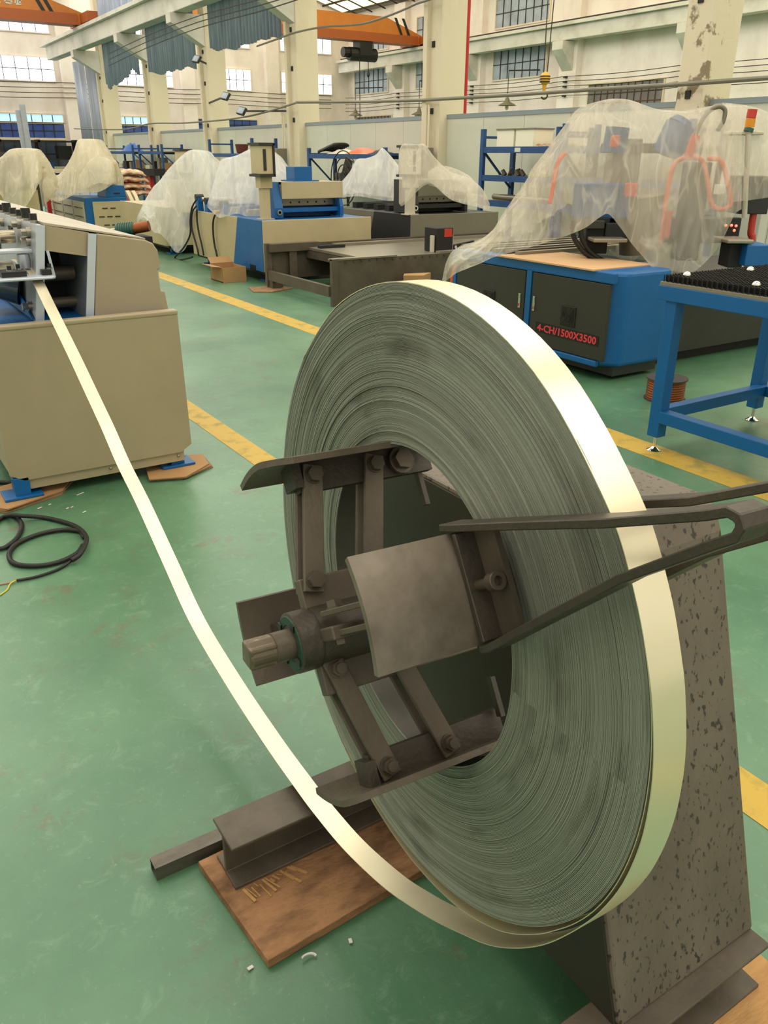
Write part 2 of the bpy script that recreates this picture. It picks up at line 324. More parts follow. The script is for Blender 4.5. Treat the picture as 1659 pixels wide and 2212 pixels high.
c2, xm2, ze, zr = roof('ceiling', XC+.3, XR, None)
for xe, s in ((XC+.3, 1), (XR, -1)):
    for k in range(8):
        y0 = -4+k*5.8; mb = MB(); slope_quads(mb, xe+s*.35, xm2-s*.3, xm2, ze, zr, xe, y0, min(y0+5.72, YE), .06)
        tag(mb.build('skylight', 'skylight_far' if s < 0 else 'skylight_near', c2), kind='structure')  # unseen left slope given a whiter glow to brighten the bay walls
f = lambda x: ze+(zr-ze)*(1-abs(x-xm2)/(XR-xm2))
for k in range(7):
    x = 18.6+k*.98; tag(MB().box(x-.03, x+.03, 20, YE, f(x)-.06, f(x)+.02).build('purlin', 'darksteel', c2), kind='structure')
for k in range(14):
    y = 25+k*1.25; tag(MB().bar((XR-.1, y, ze-.02), (xm2, y, zr-.02), .05, .05).build('rafter', 'darksteel', c2), kind='structure')
tr = thing('roof_truss', 'dark steel roof truss under the yellow skylight panels', 'truss', (XR-3, 31, 8))
for a, b in (((XR-.2, 8.0), (xm2, 8.0)), ((XR-.2, 7.95), (xm2, 10.0))): MB().bar((a[0], 31, a[1]), (b[0], 31, b[1]), .09, .09).build('chord', 'darksteel', tr)
for k in range(5):
    x = XR-.6-k*1.3; MB().bar((x, 31, 8), (x-.65, 31, f(x-.65)-.05), .05, .05).build('diagonal', 'darksteel', tr); MB().bar((x-1.3, 31, 8), (x-.65, 31, f(x-.65)-.05), .05, .05).build('diagonal', 'darksteel', tr)

# ---- windows (structure): frame, bars, panes
wn = [0]
def window(ax, v, u0_, u1, z0, z1, nu, nz, pane, off=-1, bars='darksteel', fr='whitewash'):
    wn[0] += 1
    def B(a, b, c, d, e0, e1):
        return bx(a, b, min(v+off*e0, v+off*e1), max(v+off*e0, v+off*e1), c, d) if ax == 1 else bx(min(v+off*e0, v+off*e1), max(v+off*e0, v+off*e1), a, b, c, d)
    g = struct('window_%d' % wn[0], B(u0_, u1, z0, z1, .004, .02), pane)
    t = .05
    for a, b, c, d in ((u0_-t, u0_, z0-t, z1+t), (u1, u1+t, z0-t, z1+t), (u0_, u1, z0-t, z0), (u0_, u1, z1, z1+t)): B(a, b, c, d, 0, .06).build('window_frame', fr, g)
    for i in range(1, nu): x = u0_+(u1-u0_)*i/nu; B(x-.015, x+.015, z0, z1, .02, .045).build('glazing_bar', bars, g)
    for i in range(1, nz): z = z0+(z1-z0)*i/nz; B(u0_, u1, z-.015, z+.015, .02, .04).build('glazing_bar', bars, g)
    return g
for a, b in ((6.6, 9.8), (17.0, 19.26), (12.6, 15.2), (21.0, 23.9)):
    window(1, YE, a, b, 6.28, 7.05, 6, 1, 'window_glow', fr='wall'); window(1, YE, a, b, 4.4, 5.3, 6, 2, 'window_glow', fr='wall')
for a, b in ((0.5, 4.5), (-4, -.8)):
    window(1, YE, a, b, 4.4, 6.9, 6, 3, 'window_glow', fr='wall')
for a, b in ((6.3, 9.9), (11.6, 14.6)):
    window(1, YE, a, b, 2.75, 3.05, 8, 1, 'window_teal'); window(1, YE, a, b, 2.1, 2.68, 8, 2, 'glassblue'); window(1, YE, a, b, .9, 2.0, 8, 2, 'glassdark')
for a, b in ((16.2, 19.5), (21.8, 24.0)):
    window(1, YE, a, b, 2.1, 3.05, 8, 4, 'glassblue')
for k, (yc_, zs) in enumerate(((28.8, 1), (40.2, 1), (17.6, 1), (11.8, 1), (34.5, 1))):
    window(0, XR, yc_-1.6, yc_+1.6, 6.3, 7.3, 7, 2, 'glasspale'); 
    if k in (0, 1, 4): window(0, XR, yc_-1.6, yc_+1.6, 4.4, 5.5, 7, 2, 'glasspale')
for yc_ in (23.0, 40.0, 34.4, 12): window(0, XR, yc_-1.75, yc_+1.75, 2.35, 3.9 if yc_ < 30 else 3.3, 11, 5, 'glassgrey', bars='rust')
for yy in range(-4, 40, 8): window(0, XL, yy, yy+5, 1.4, 6.0, 6, 4, 'fill_glow_left', off=1)  # glowing windows added on the unseen left wall to light the coil face
for xx in (-3.6, .6, 4.8): window(1, YB, xx, xx+3.6, .8, 6.0, 6, 5, 'fill_glow', off=1)  # unseen windows behind the camera, added as fill light
# awning / door opening on the right wall
dr = struct('door_1', bx(XR-.05, XR-.005, 26.4, 30.6, 0, 2.75), 'brick'); bx(XR-.5, XR-.01, 26.2, 30.8, 3.0, 3.08).build('awning', 'corrgrey', dr)

# ---- columns of the colonnade, corbels, runway beams, pilasters
colpx = [(1457, 232), (918, 337), (629, 304), (449, 330), (330, 320)]
COLY = [AT(*p, 0, XC).y for p in colpx]; COLY.append(COLY[-1]+5.7)
names = ['peeling white concrete column at the right behind the film covered machine', 'white concrete column with pipes beside the red pipe', 'white concrete column right of the long blue grey sheet',
         'white concrete column third from the left of the colonnade', 'white concrete column second from the left of the colonnade', 'white concrete column farthest left beside the tall grey sheets']
for i, y in enumerate(COLY):
    c = thing('concrete_column', names[i], 'column', (XC+.3, y-.2, 0))
    mb = MB().box(XC, XC+.58, y-.42, y, 0, 8.0); mb.build('shaft', 'peeling' if i == 0 else 'whitewash', c, bevel=.015)
    if i > 0: bx(XC-.1, XC+.02, y-.12, y+.0, 0, 4.9).build('pilaster_strip', 'whitewash', c)
    MB().prism([(XC+.02, 4.25), (XC+.02, 5.04), (XC-.95, 5.04), (XC-.95, 4.8)], 1, y-.4, y-.02).build('corbel', 'beamwhite', c)
    for z in (2.2, 3.3, 4.1):
        bx(XC-.02, XC+.005, y-.24, y-.16, z, z+.1).build('bracket', 'darksteel', c)
b = thing('crane_beam', 'white concrete crane runway beam along the colonnade', 'beam', (XC-.65, 17, 5.05))
bx(XC-.85, XC-.45, YB, 40.6, 5.05, 5.55).build('beam_web', 'beamwhite', b, bevel=.02); bx(XC-1.0, XC-.3, YB, 41, 5.55, 5.66).build('beam_flange', 'beamwhite', b); bx(XC-.70, XC-.62, YB, 41, 5.66, 5.76).build('rail', 'darksteel', b)
b = thing('crane_beam', 'white concrete crane runway beam along the right wall', 'beam', (XR-.6, 17, 5.4))
bx(XR-.75, XR-.35, YB, 42.3, 5.4, 5.86).build('beam_web', 'beamwhite', b, bevel=.02); bx(XR-.9, XR, YB, 42.3, 5.86, 5.97).build('beam_flange', 'beamwhite', b); bx(XR-.62, XR-.54, YB, 42.3, 5.97, 6.07).build('rail', 'darksteel', b)
for k, y in enumerate((25.7, 37.2, 31.4, 20.0, 14.3)):
    t = thing('wall_pilaster', ['white wall pilaster with stepped corbel left of the grated window', 'white wall pilaster with corbel by the far corner of the right wall', 'white wall pilaster hidden behind the red pipe column', 'white wall pilaster with corbel left of the peeling column', 'white wall pilaster at the right behind the peeling column'][k], 'pilaster', (XR-.15, y, 0))
    bx(XR-.3, XR, y-.45, y+.45, 0, 8).build('shaft', 'wall', t)
    MB().prism([(XR-.28, 4.4), (XR-.28, 5.38), (XR-.9, 5.38), (XR-.9, 5.1)], 1, y-.28, y+.28).build('corbel', 'beamwhite', t)
    for q in range(5): bx(XR-.42, XR-.3, y-.06, y+.06, 3.55+q*.16, 3.6+q*.16).build('insulator', 'darksteel', t)
for y0 in (13.5, 25.3):     # end wall pilasters
    pass
for k, x in enumerate((15.9, 20.4, 10.4)):
    t = thing('wall_pilaster', ['white end wall pilaster between the two far bright windows', 'white end wall pilaster left of the broken bright window', 'white end wall pilaster at the colonnade end'][k], 'pilaster', (x, YE-.15, 0)); bx(x-.35, x+.35, YE-.3, YE, 0, 8).build('shaft', 'wall', t)
# ---- overhead wires along the walls
for k in range(5):
    z = 3.6+k*.16
    pts = []
    ys = [14.3, 20.0, 25.7, 31.4, 37.2, 42.2]
    for a, b_ in zip(ys[:-1], ys[1:]): pts += [(XR-.4, a+(b_-a)*q/6, z-.06*math.sin(math.pi*q/6)) for q in range(6)]
    pts.append((XR-.4, 42.2, z)); tag(MB().tube(pts, .012, 5).build('power_line', 'darksteel'), ['lowest', 'second lowest', 'middle', 'second highest', 'topmost'][k]+' of five thin dark power lines on the right wall', 'wire', 'power lines on the right wall')
for k in range(4):
    z = 3.75+k*.2
    tag(MB().tube([(XL+.5+q*(29/24), YE-.35, z-.07*abs(math.sin(q*math.pi/6))) for q in range(24)], .014, 5).build('power_line', 'darksteel'), ['lowest', 'second lowest', 'second highest', 'topmost'][k]+' of four thin power lines along the far end wall', 'wire', 'power lines on the end wall')

# ---- partition of white panels between the columns
ZP = 2.12
for i in range(len(COLY)):
    ya = COLY[i]-.42 if i else COLY[0]-.42; yb = (COLY[i-1] if i else None)
segs = [(COLY[i+1], COLY[i]-.42) for i in range(len(COLY)-1)]
segs = [(COLY[i], COLY[i+1]-.42) for i in range(len(COLY)-1)]+[(YB+1, COLY[0]-.42)]
for y0, y1 in segs:
    p = struct('wall_partition', bx(XC+.2, XC+.27, y0, y1, 0, .06), 'greytrim'); n = max(1, round((y1-y0)/1.15))
    for k in range(n):
        bx(XC+.2, XC+.26, y0+(y1-y0)*k/n+.004, y0+(y1-y0)*(k+1)/n-.004, .06, ZP).build('panel', 'panelwhite', p)
    bx(XC+.185, XC+.275, y0, y1, ZP, ZP+.07).build('top_rail', 'greytrim', p)

# ---- corrugated sheets hung in the colonnade
def sheet(y0, y1, ztop, zb0, zb1, label, m='corr', x=XC-.12, ragged=.1, pitch=.2):
    n = int((y1-y0)/pitch*6); vs = []; fs = []
    for i in range(n+1):
        t = i/n; y = y0+(y1-y0)*t; xx = x+.035*math.sin(i*math.pi/3)
        zb = zb0+(zb1-zb0)*t+ragged*noise.noise(Vector((y*1.7, 3, ztop)))+ragged*.6*math.sin(t*7)
        vs += [(xx, y, zb), (xx, y, ztop)]
        if i: fs.append((2*i-2, 2*i, 2*i+1, 2*i-1))
    return tag(MB().add(vs, fs).build('corrugated_sheet', m, None, smooth=True, solid=.008), label, 'sheet metal')
def yz(x, y): p = AT(x, y, 0, XC-.12); return p.y, p.z
a = yz(455, 108); b_ = yz(608, 85); sheet(b_[0], a[0], 7.9, b_[1], a[1], 'long blue grey corrugated sheet hanging left of the wide middle column')
a = yz(322, 158); b_ = yz(424, 148); sheet(b_[0], a[0], 7.9, b_[1], a[1], 'blue grey corrugated sheet hanging between second and third columns from the left')
a = yz(230, 187); b_ = yz(301, 158); sheet(b_[0], a[0], 7.9, b_[1], a[1], 'darker corrugated sheet with torn lower edge beside the bright window', ragged=.22)
sheet(COLY[-1]+.1, COLY[-1]+2.2, 5.0, .01, .01, 'tall grey corrugated sheet reaching down beside the leftmost column', 'corrgrey', x=XC+.1, ragged=.0)
sheet(COLY[-1]+2.3, COLY[-1]+4.0, 5.0, .01, .01, 'tall smooth grey sheet door at the far left end of the colonnade', 'corrgrey', x=XC+.1, ragged=.0, pitch=.9)

# ---- cranes
def crane(label, xa, xb, y, z, hoist=None, stripes=()):
    t = thing('bridge_crane', label, 'crane', ((xa+xb)/2, y, z))
    MB().prism([(xa, z+.12), (xa+1.5, z), (xb-1.6, z), (xb, z+.05), (xb, z+.32), (xb-2.0, z+.95), (xa+2, z+.95), (xa, z+.35)], 1, y-.25, y+.25).build('girder', 'orange', t)
    bx(xa+.6, xb-.3, y-.32, y-.24, z+.02, z+.3).build('lower_web', 'orangedark', t); bx(xa+.4, xb-.2, y-.36, y+.36, z-.05, z+.03).build('bottom_flange', 'orangedark', t)
    for s in stripes: MB().add([(s, y-.262, z+.3), (s+.14, y-.262, z+.3), (s-.2, y-.262, z+.95), (s-.34, y-.262, z+.95)], [(0, 1, 2, 3)]).build('stripe', 'black', t, solid=.006)
    for x in (xa, xb): MB().box(x-.18, x+.18, y-1.3, y+1.3, z+.0, z+.3).build('end_carriage', 'orangedark', t)
    if hoist:
        x = hoist; h = MB().cyl((x-.75, y, z-.55), (x+.6, y, z-.55), .27, n=16); h.box(x-.35, x+.3, y-.3, y+.3, z-.6, z-.05); h.cyl((x-1.05, y, z-.5), (x-.75, y, z-.5), .2, n=12); h.build('hoist', 'black', t)
        for dx in (-.2, .25): MB().cyl((x+dx, y, z-.7), (x+dx, y, 2.6 if dx < 0 else 4.9), .018, n=6).build('rope', 'darksteel', t)
        MB().lathe([(0, .02), (.08, .07), (.2, .05), (.3, .02)], (x+.25, y, 4.65), (0, 0, 1), 10).build('hook_block', 'black', t)
    return t
p = AT(905, 93, 0, XR-.6); q = AT(676, 93, 1, p.y)
hx = AT(785, 95, 1, p.y).x
cr2 = crane('orange overhead bridge crane with black hoist in the far bay', XC+1.2, XR-.58, p.y, max(p.z-.1, 6.075), hx, (AT(858, 80, 1, p.y).x, AT(868, 80, 1, p.y).x+.15))
p = AT(180, 42, 0, XC-.66)
cr1 = crane('orange overhead bridge crane at the top left under the roof', XL+.3, XC-.66, p.y, max(p.z-.18, 5.765), None, (AT(85, 15, 1, p.y).x, AT(96, 15, 1, p.y).x+.1))
CR1 = (p.y, p.z)
ls = MB(); ty = CR1[0]-.262
def st_(x0, y0_, x1, y1_):
    a = AT(x0, y0_, 1, ty); b2 = AT(x1, y1_, 1, ty); ls.bar(a, b2, .004, .05, side=(0, 1, 0))
for q in ((10, 5, 25, 7.5), (25, 7.5, 24, -8), (13, -8, 10, 5), (14, -1, 22, 0), (33, 8.5, 46, 9), (33, -6, 33, 8), (38, -6, 38, 8), (43, -6, 43, 8), (-4, 3, 1, 5), (30, -2, 47, 0)): st_(*q)
tag(ls.build('painted_lettering', 'offwhite', cr1), kind='stuff')
# yellow hook block on ropes
hp = AT(1177, 172, 0, 15.5)
t = thing('hook_block', 'yellow hook block hanging on two thin ropes by the right wall', 'hook', (hp.x, hp.y, hp.z))
hb = MB().lathe([(-.13, .035), (-.1, .075), (-.02, .125), (.08, .12), (.15, .07), (.17, .03)], hp, (0, 0, 1), 14).build('block', 'yellowhook', t, smooth='auto')
for z_ in (-.05, .01, .07): MB().lathe([(z_-.012, .118), (z_-.012, .13), (z_+.012, .13), (z_+.012, .118)], hp, (0, 0, 1), 14).build('dark_band', 'black', hb)
MB().lathe([(-.26, .035), (-.12, .055)], hp, (0, 0, 1), 10).build('swivel', 'yellowhook', t)
MB().tube([(hp.x+.02+.07*math.sin(a_), hp.y-.07*math.sin(a_)*.5, hp.z-.345+.08*math.cos(a_)) for a_ in [i*.45-.2 for i in range(11)]], .02, 8).build('hook', 'darksteel', t)
for dx in (-.09, .1): MB().cyl(hp+Vector((dx*.6, 0, .12)), (hp.x+dx*2, hp.y, 8.6), .014, n=6).build('rope', 'darksteel', t)
bx(hp.x-.4, hp.x+.4, hp.y-.25, hp.y+.25, 8.4, 8.9).build('hoist_trolley', 'black', t)
# ---- red pipe, overhead conduit, cable, pendant lamps, flood lights
p = AT(1000, 240, 0, XC+.9); tag(MB().cyl((p.x, p.y, 0), (p.x, p.y, 8.2), .07, n=12).build('red_pipe', 'redpipe', smooth='auto'), 'red vertical pipe standing right of the white column', 'pipe')
pts = [AT(x, y, 0, XC-.13) for x, y in ((640, 221), (780, 220), (918, 216), (1110, 205), (1270, 194), (1457, 183), (1659, 168), (1900, 148))]+[Vector((XC-.13, 1.5, 2.62)), Vector((XC-.13, YB, 2.62))]
tag(MB().tube(pts, .028, 8).build('conduit', 'grey', smooth='auto'), 'long grey conduit running level across the columns above the machines', 'conduit')
pts = spline([AT(x, y, 0, XC-.24) for x, y in ((640, 222), (560, 246), (500, 257), (450, 262), (390, 266), (325, 267), (280, 278), (235, 280), (160, 278))], 4)
tag(MB().tube(pts, .022, 6).build('sagging_cable', 'grey'), 'grey cable sagging from the middle column towards the left columns', 'cable')
pts = spline([AT(x, y, 0, XC-.2) for x, y in ((555, 100), (600, 84), (640, 70), (700, 58), (780, 52), (850, 30), (900, 8), (925, 0), (970, -20))], 4)
tag(MB().tube(pts, .02, 6).build('slack_cable', 'tank'), 'slack grey cable crossing high in front of the orange far crane', 'cable')
for k in range(3):
    pts = [AT(x, y-k*13, 0, XC-1.05) for x, y in ((235, 142), (320, 102), (430, 60), (560, 25), (640, 0), (760, -40))]
    tag(MB().tube(spline(pts, 3), .012, 5).build('feeder_wire', 'darksteel'), ['lowest', 'middle', 'topmost'][2-k if 0 else [2, 1, 0][k]]+' of three thin feeder wires climbing along the colonnade corbels', 'wire', 'feeder wires on the corbels')
for x, y, lab in ((1095, 228, 'conical pendant lamp hanging before the awning on the right wall'), (905, 248, 'conical pendant lamp hanging just left of the pipe clad column'), (768, 250, 'conical pendant lamp hanging below the far crane hoist')):
    p = AT(x, y, 0, XR-1.6)
    t = thing('pendant_lamp', lab, 'lamp', p)
    MB().lathe([(0, .36), (.04, .3), (.14, .1), (.24, .08), (.3, .03)], p, (0, 0, 1), 16).build('lamp_shade', 'lampshade', t, smooth='auto'); MB().cyl(p+Vector((0, 0, .28)), (p.x, p.y, 4.5), .015, n=6).build('stem', 'darksteel', t); MB().lathe([(-.16, .03), (-.1, .07), (0, .06)], p, (0, 0, 1), 10).build('bulb', 'offwhite', t)
    MB().cyl((p.x, p.y, 4.5), (XR, p.y, 4.6), .025, n=6).build('bracket_arm', 'darksteel', t)
for x, y, lab in ((487, 208, 'tilted dark flood light on the third column'), (522, 240, 'small square flood light lower right of the tilted one'), (425, 128, 'dark flood light high on the third column beside the sheet')):
    p = AT(x, y, 0, XC-.45)
    t = thing('flood_light', lab, 'lamp', p); MM = Matrix.Translation(p) @ Matrix.Rotation(.6, 4, 'Y') @ Matrix.Rotation(.3, 4, 'Z') @ Matrix.Scale(.62, 4)
    MB().box(-.05, .05, -.22, .22, -.16, .16, MM).build('housing', 'charcoal', t); MB().box(-.062, -.05, -.19, .19, -.13, .13, MM).build('lens', 'glasspale', t); yb_ = min([max(min(p.y, Y_-.05), Y_-.37) for Y_ in COLY], key=lambda q: abs(q-p.y)); MB().bar(p, (XC+.01, yb_, p.z-.05), .04, .04).build('bracket', 'darksteel', t)
# ================================================================== coil of strip and its uncoiler
C0 = Vector((.61, .87288, .88734)); n_ = Vector((1, -.04074, -.02184)).normalized()
u_ = (Vector((0, 1, 0))-n_*n_.y).normalized(); v_ = n_.cross(u_)
ML = Matrix(((n_.x, u_.x, v_.x, C0.x), (n_.y, u_.y, v_.y, C0.y), (n_.z, u_.z, v_.z, C0.z), (0, 0, 0, 1)))
C1 = Vector((.61, .87456, .88015)); n1 = Vector((1, -.04242, -.01186)).normalized()
u1 = (Vector((0, 1, 0))-n1*n1.y).normalized(); v1 = n1.cross(u1)
MC = Matrix(((n1.x, u1.x, v1.x, C1.x), (n1.y, u1.y, v1.y, C1.y), (n1.z, u1.z, v1.z, C1.z), (0, 0, 0, 1)))
def LP(s, p, q): return MC @ Vector((s, p, q))
def pol(ang, r, s): a = math.radians(ang); return Vector((s, r*math.cos(a), r*math.sin(a)))
RO, RI, WS = .4667, .2445, .047
coil = thing('steel_coil', 'coil of pale galvanised steel strip on the uncoiler with its end running left', 'steel coil', C0)
rnd = random.Random(3); NL = 150; NS = 200; prof = []
for i in range(NL):
    a = RI+(RO-RI)*i/NL; b = RI+(RO-RI)*(i+1)/NL; ds = rnd.uniform(-.0007, .0007)
    if rnd.random() < .04: ds -= .0022
    prof += [(.0016+ds*.2, a), (ds, a+(b-a)*.2), (ds, a+(b-a)*.8)]
prof += [(.0016, RO)]
pf = prof+[(WS, RO)]+[(WS, RO-.02), (WS-.001, (RI+RO)/2), (WS, RI)]
mb = MB(); k = len(prof); vs = []; fs = []
for t, r in prof:
    for i in range(NS): vs.append(pol(360*i/NS, r+.0006*math.sin(i*.2+r*90), t))
for j in range(k-1):
    for i in range(NS): fs.append((j*NS+i, (j+1)*NS+i, (j+1)*NS+(i+1) % NS, j*NS+(i+1) % NS))
# the coil keeps its own frame so that the turns follow the axis
def build_local(mb, name, m, par, smooth=False, solid=0, bevel=0, seg=2):
    ob = mb.build(name, m, par, smooth=smooth, solid=solid, bevel=bevel, seg=seg, M=Matrix.Translation(ORG[par.name]))
    R = MC.copy(); R.translation = MC.translation-ORG[par.name]; ob.matrix_local = R; return ob
build_local(MB().add(vs, fs), 'winding_face', 'windings', coil)
bk = MB()
vs = []; fs = []
for t, r in [(.0016, RO), (WS, RO), (WS, RI+.001)]:
    for i in range(NS): vs.append(pol(360*i/NS, r, t))
for j in range(2):
    for i in range(NS): fs.append((j*NS+i, (j+1)*NS+i, (j+1)*NS+(i+1) % NS, j*NS+(i+1) % NS))
o_ = build_local(MB().add(vs, fs), 'winding_body', 'strip', coil, smooth='auto')
vs = [pol(360*i/NS, RI, t) for t in (WS, .0012) for i in range(NS)]; fs = [(i, NS+i, NS+(i+1) % NS, (i+1) % NS) for i in range(NS)]
build_local(MB().add(vs, fs), 'inner_turn', 'innerturn', coil, smooth='auto')
# loose outer turn and the free end: one band followed along its length
path = []                                   # (front edge, rear edge)
for ang, r in [(40, .468), (60, .468), (80, .468), (100, .468), (120, .468), (140, .468), (152, .4684), (162, .4695), (168, .471), (174, .473), (180, .4743), (187, .4757), (195, .4763), (202, .4762), (208, .4768), (215.3, .480), (223.1, .4879), (230.5, .4974), (237.8, .5095), (243.5, .5195), (249.6, .5303)]:
    path.append((LP(*pol(ang, r, -.0005)), LP(*pol(ang, r, WS))))
tail = [(.61*0+AT(x_, y_, 0, X_).y, AT(x_, y_, 0, X_).z) for x_, y_, X_ in ((945.6, 1990, .597), (891, 1957, .602), (827, 1912, .607), (743, 1836, .6125))]
tail += [(1.24, .170), (1.344, .166), (1.51, .167), (1.77, .186), (2.05, .231), (2.28, .326), (2.53, .432), (2.745, .505), (2.92, .588), (3.135, .674), (3.33, .752), (3.57, .84), (3.75, .905), (3.9, .962), (4.0, .998), (4.07, 1.012), (4.16, 1.016), (4.5, 1.016)]
for y, z in tail:
    x = .61+.0275*(y-.9) if y > 1.2 else .6183-(1.2-y)*.053
    path.append((Vector((x, y, z)), Vector((x+.0465, y+.001, z))))
A = spline([p[0] for p in path], 6); B = spline([p[1] for p in path], 6)
def band(A, B, th):
    vs = []; fs = []; N = len(A)
    for i in range(N):
        d = (A[min(i+1, N-1)]-A[max(i-1, 0)]); nn = d.cross(B[i]-A[i]).normalized()*th/2
        vs += [A[i]-nn, B[i]-nn, B[i]+nn, A[i]+nn]
        if i: o4 = 4*i; fs += [(o4-4+q, o4-4+(q+1) % 4, o4+(q+1) % 4, o4+q) for q in range(4)]
    return MB().add(vs, fs+[(3, 2, 1, 0), tuple(4*N-4+q for q in range(4))])
band(A, B, .0012).build('free_end', 'strip', coil, smooth='auto')
vs = []; fs = []                             # second loose turn just inside
for i in range(91):
    ang = 150+i*1.8; r = float(np.interp(ang, (150, 190, 203, 218, 227, 236, 250, 265, 285, 312), (.4672, .4695, .4709, .4722, .477, .4835, .487, .4835, .4755, .4673)))
    vs.append((pol(ang, r, .0005), pol(ang, r, WS)))
build_local(band([q[0] for q in vs], [q[1] for q in vs], .001), 'loose_turn', 'strip', coil, smooth='auto')

un = thing('uncoiler', 'brown steel uncoiler stand with expanding mandrel carrying the steel coil', 'uncoiler', (.85, .93, .02))
def LB(mb, name, m, par=None, **k): return mb.build(name, m, par or un, M=ML, **k)
# pedestal and feet
MB().prism([(.549, .143), (1.46, .143), (1.40, .88), (1.38, .935), (1.35, .953), (.82, .953), (.79, .938), (.77, .90)], 0, .835, 1.203).build('pedestal', 'pedestal', un, bevel=.006)
MB().prism([(.558, .146), (1.45, .146), (1.392, .88), (1.372, .93), (1.34, .945), (.825, .945), (.80, .93), (.782, .895)], 0, .831, .836).build('side_shade', 'sideshade', un)  # thin dark sheet added over the pedestal face, shade put into its colour
for yc, lab in ((1.318, 'far'), (.561, 'near')):
    hw = .0505 if yc < 1 else .054
    g = MB().prism([(yc-hw, .025), (yc+hw, .025), (yc+hw, .033), (yc+.005, .036), (yc+.005, .132), (yc+hw, .135), (yc+hw, .143), (yc-hw, .143), (yc-hw, .135), (yc-.005, .132), (yc-.005, .036), (yc-hw, .033)], 0, .435, 1.2)
    g.build('foot_beam', 'brownsteel', un, bevel=.0015, seg=1)
# hub and shaft
HP, HQ = -.006, -.012
def hc(s): return Vector((s, HP, HQ))
LB(MB().lathe([(-.262, .0165), (-.258, .019), (-.225, .019), (-.225, .012)], hc(0), (1, 0, 0), 24), 'shaft_end', 'worn')
o = MB()
for sgn in (1,): o.box(-.2635, -.222, HP-.0165, HP+.0165, HQ-.0165, HQ+.0165)
LB(o, 'square_drive', 'worn', bevel=.004)
LB(MB().lathe([(-.226, .018), (-.224, .0215), (-.192, .0215)], hc(0), (1, 0, 0), 28), 'shaft_collar', 'brownsteel', smooth='auto')
LB(MB().lathe([(-.196, .024), (-.199, .027), (-.199, .038), (-.196, .0405)], hc(0), (1, 0, 0), 32), 'bearing_nut', 'greenface', smooth='auto')
sl = MB()
for k in range(4): a = math.radians(20+90*k); c = hc(-.2)+Vector((0, math.cos(a)*.033, math.sin(a)*.033)); sl.box(c.x-.0012, c.x+.001, c.y-.005, c.y+.005, c.z-.005, c.z+.005)
tag(LB(sl, 'nut_slots', 'black'), kind='stuff')
LB(MB().lathe([(-.1975, .0405), (-.196, .043), (-.168, .043), (-.1675, .0415), (-.165, .0415), (-.1645, .043), (.12, .043)], hc(0), (1, 0, 0), 36), 'hub_sleeve', 'darkbrown', smooth='auto')
LB(MB().cyl(hc(.1), hc(.26), .034, n=24), 'main_shaft', 'darkbrown', smooth='auto')
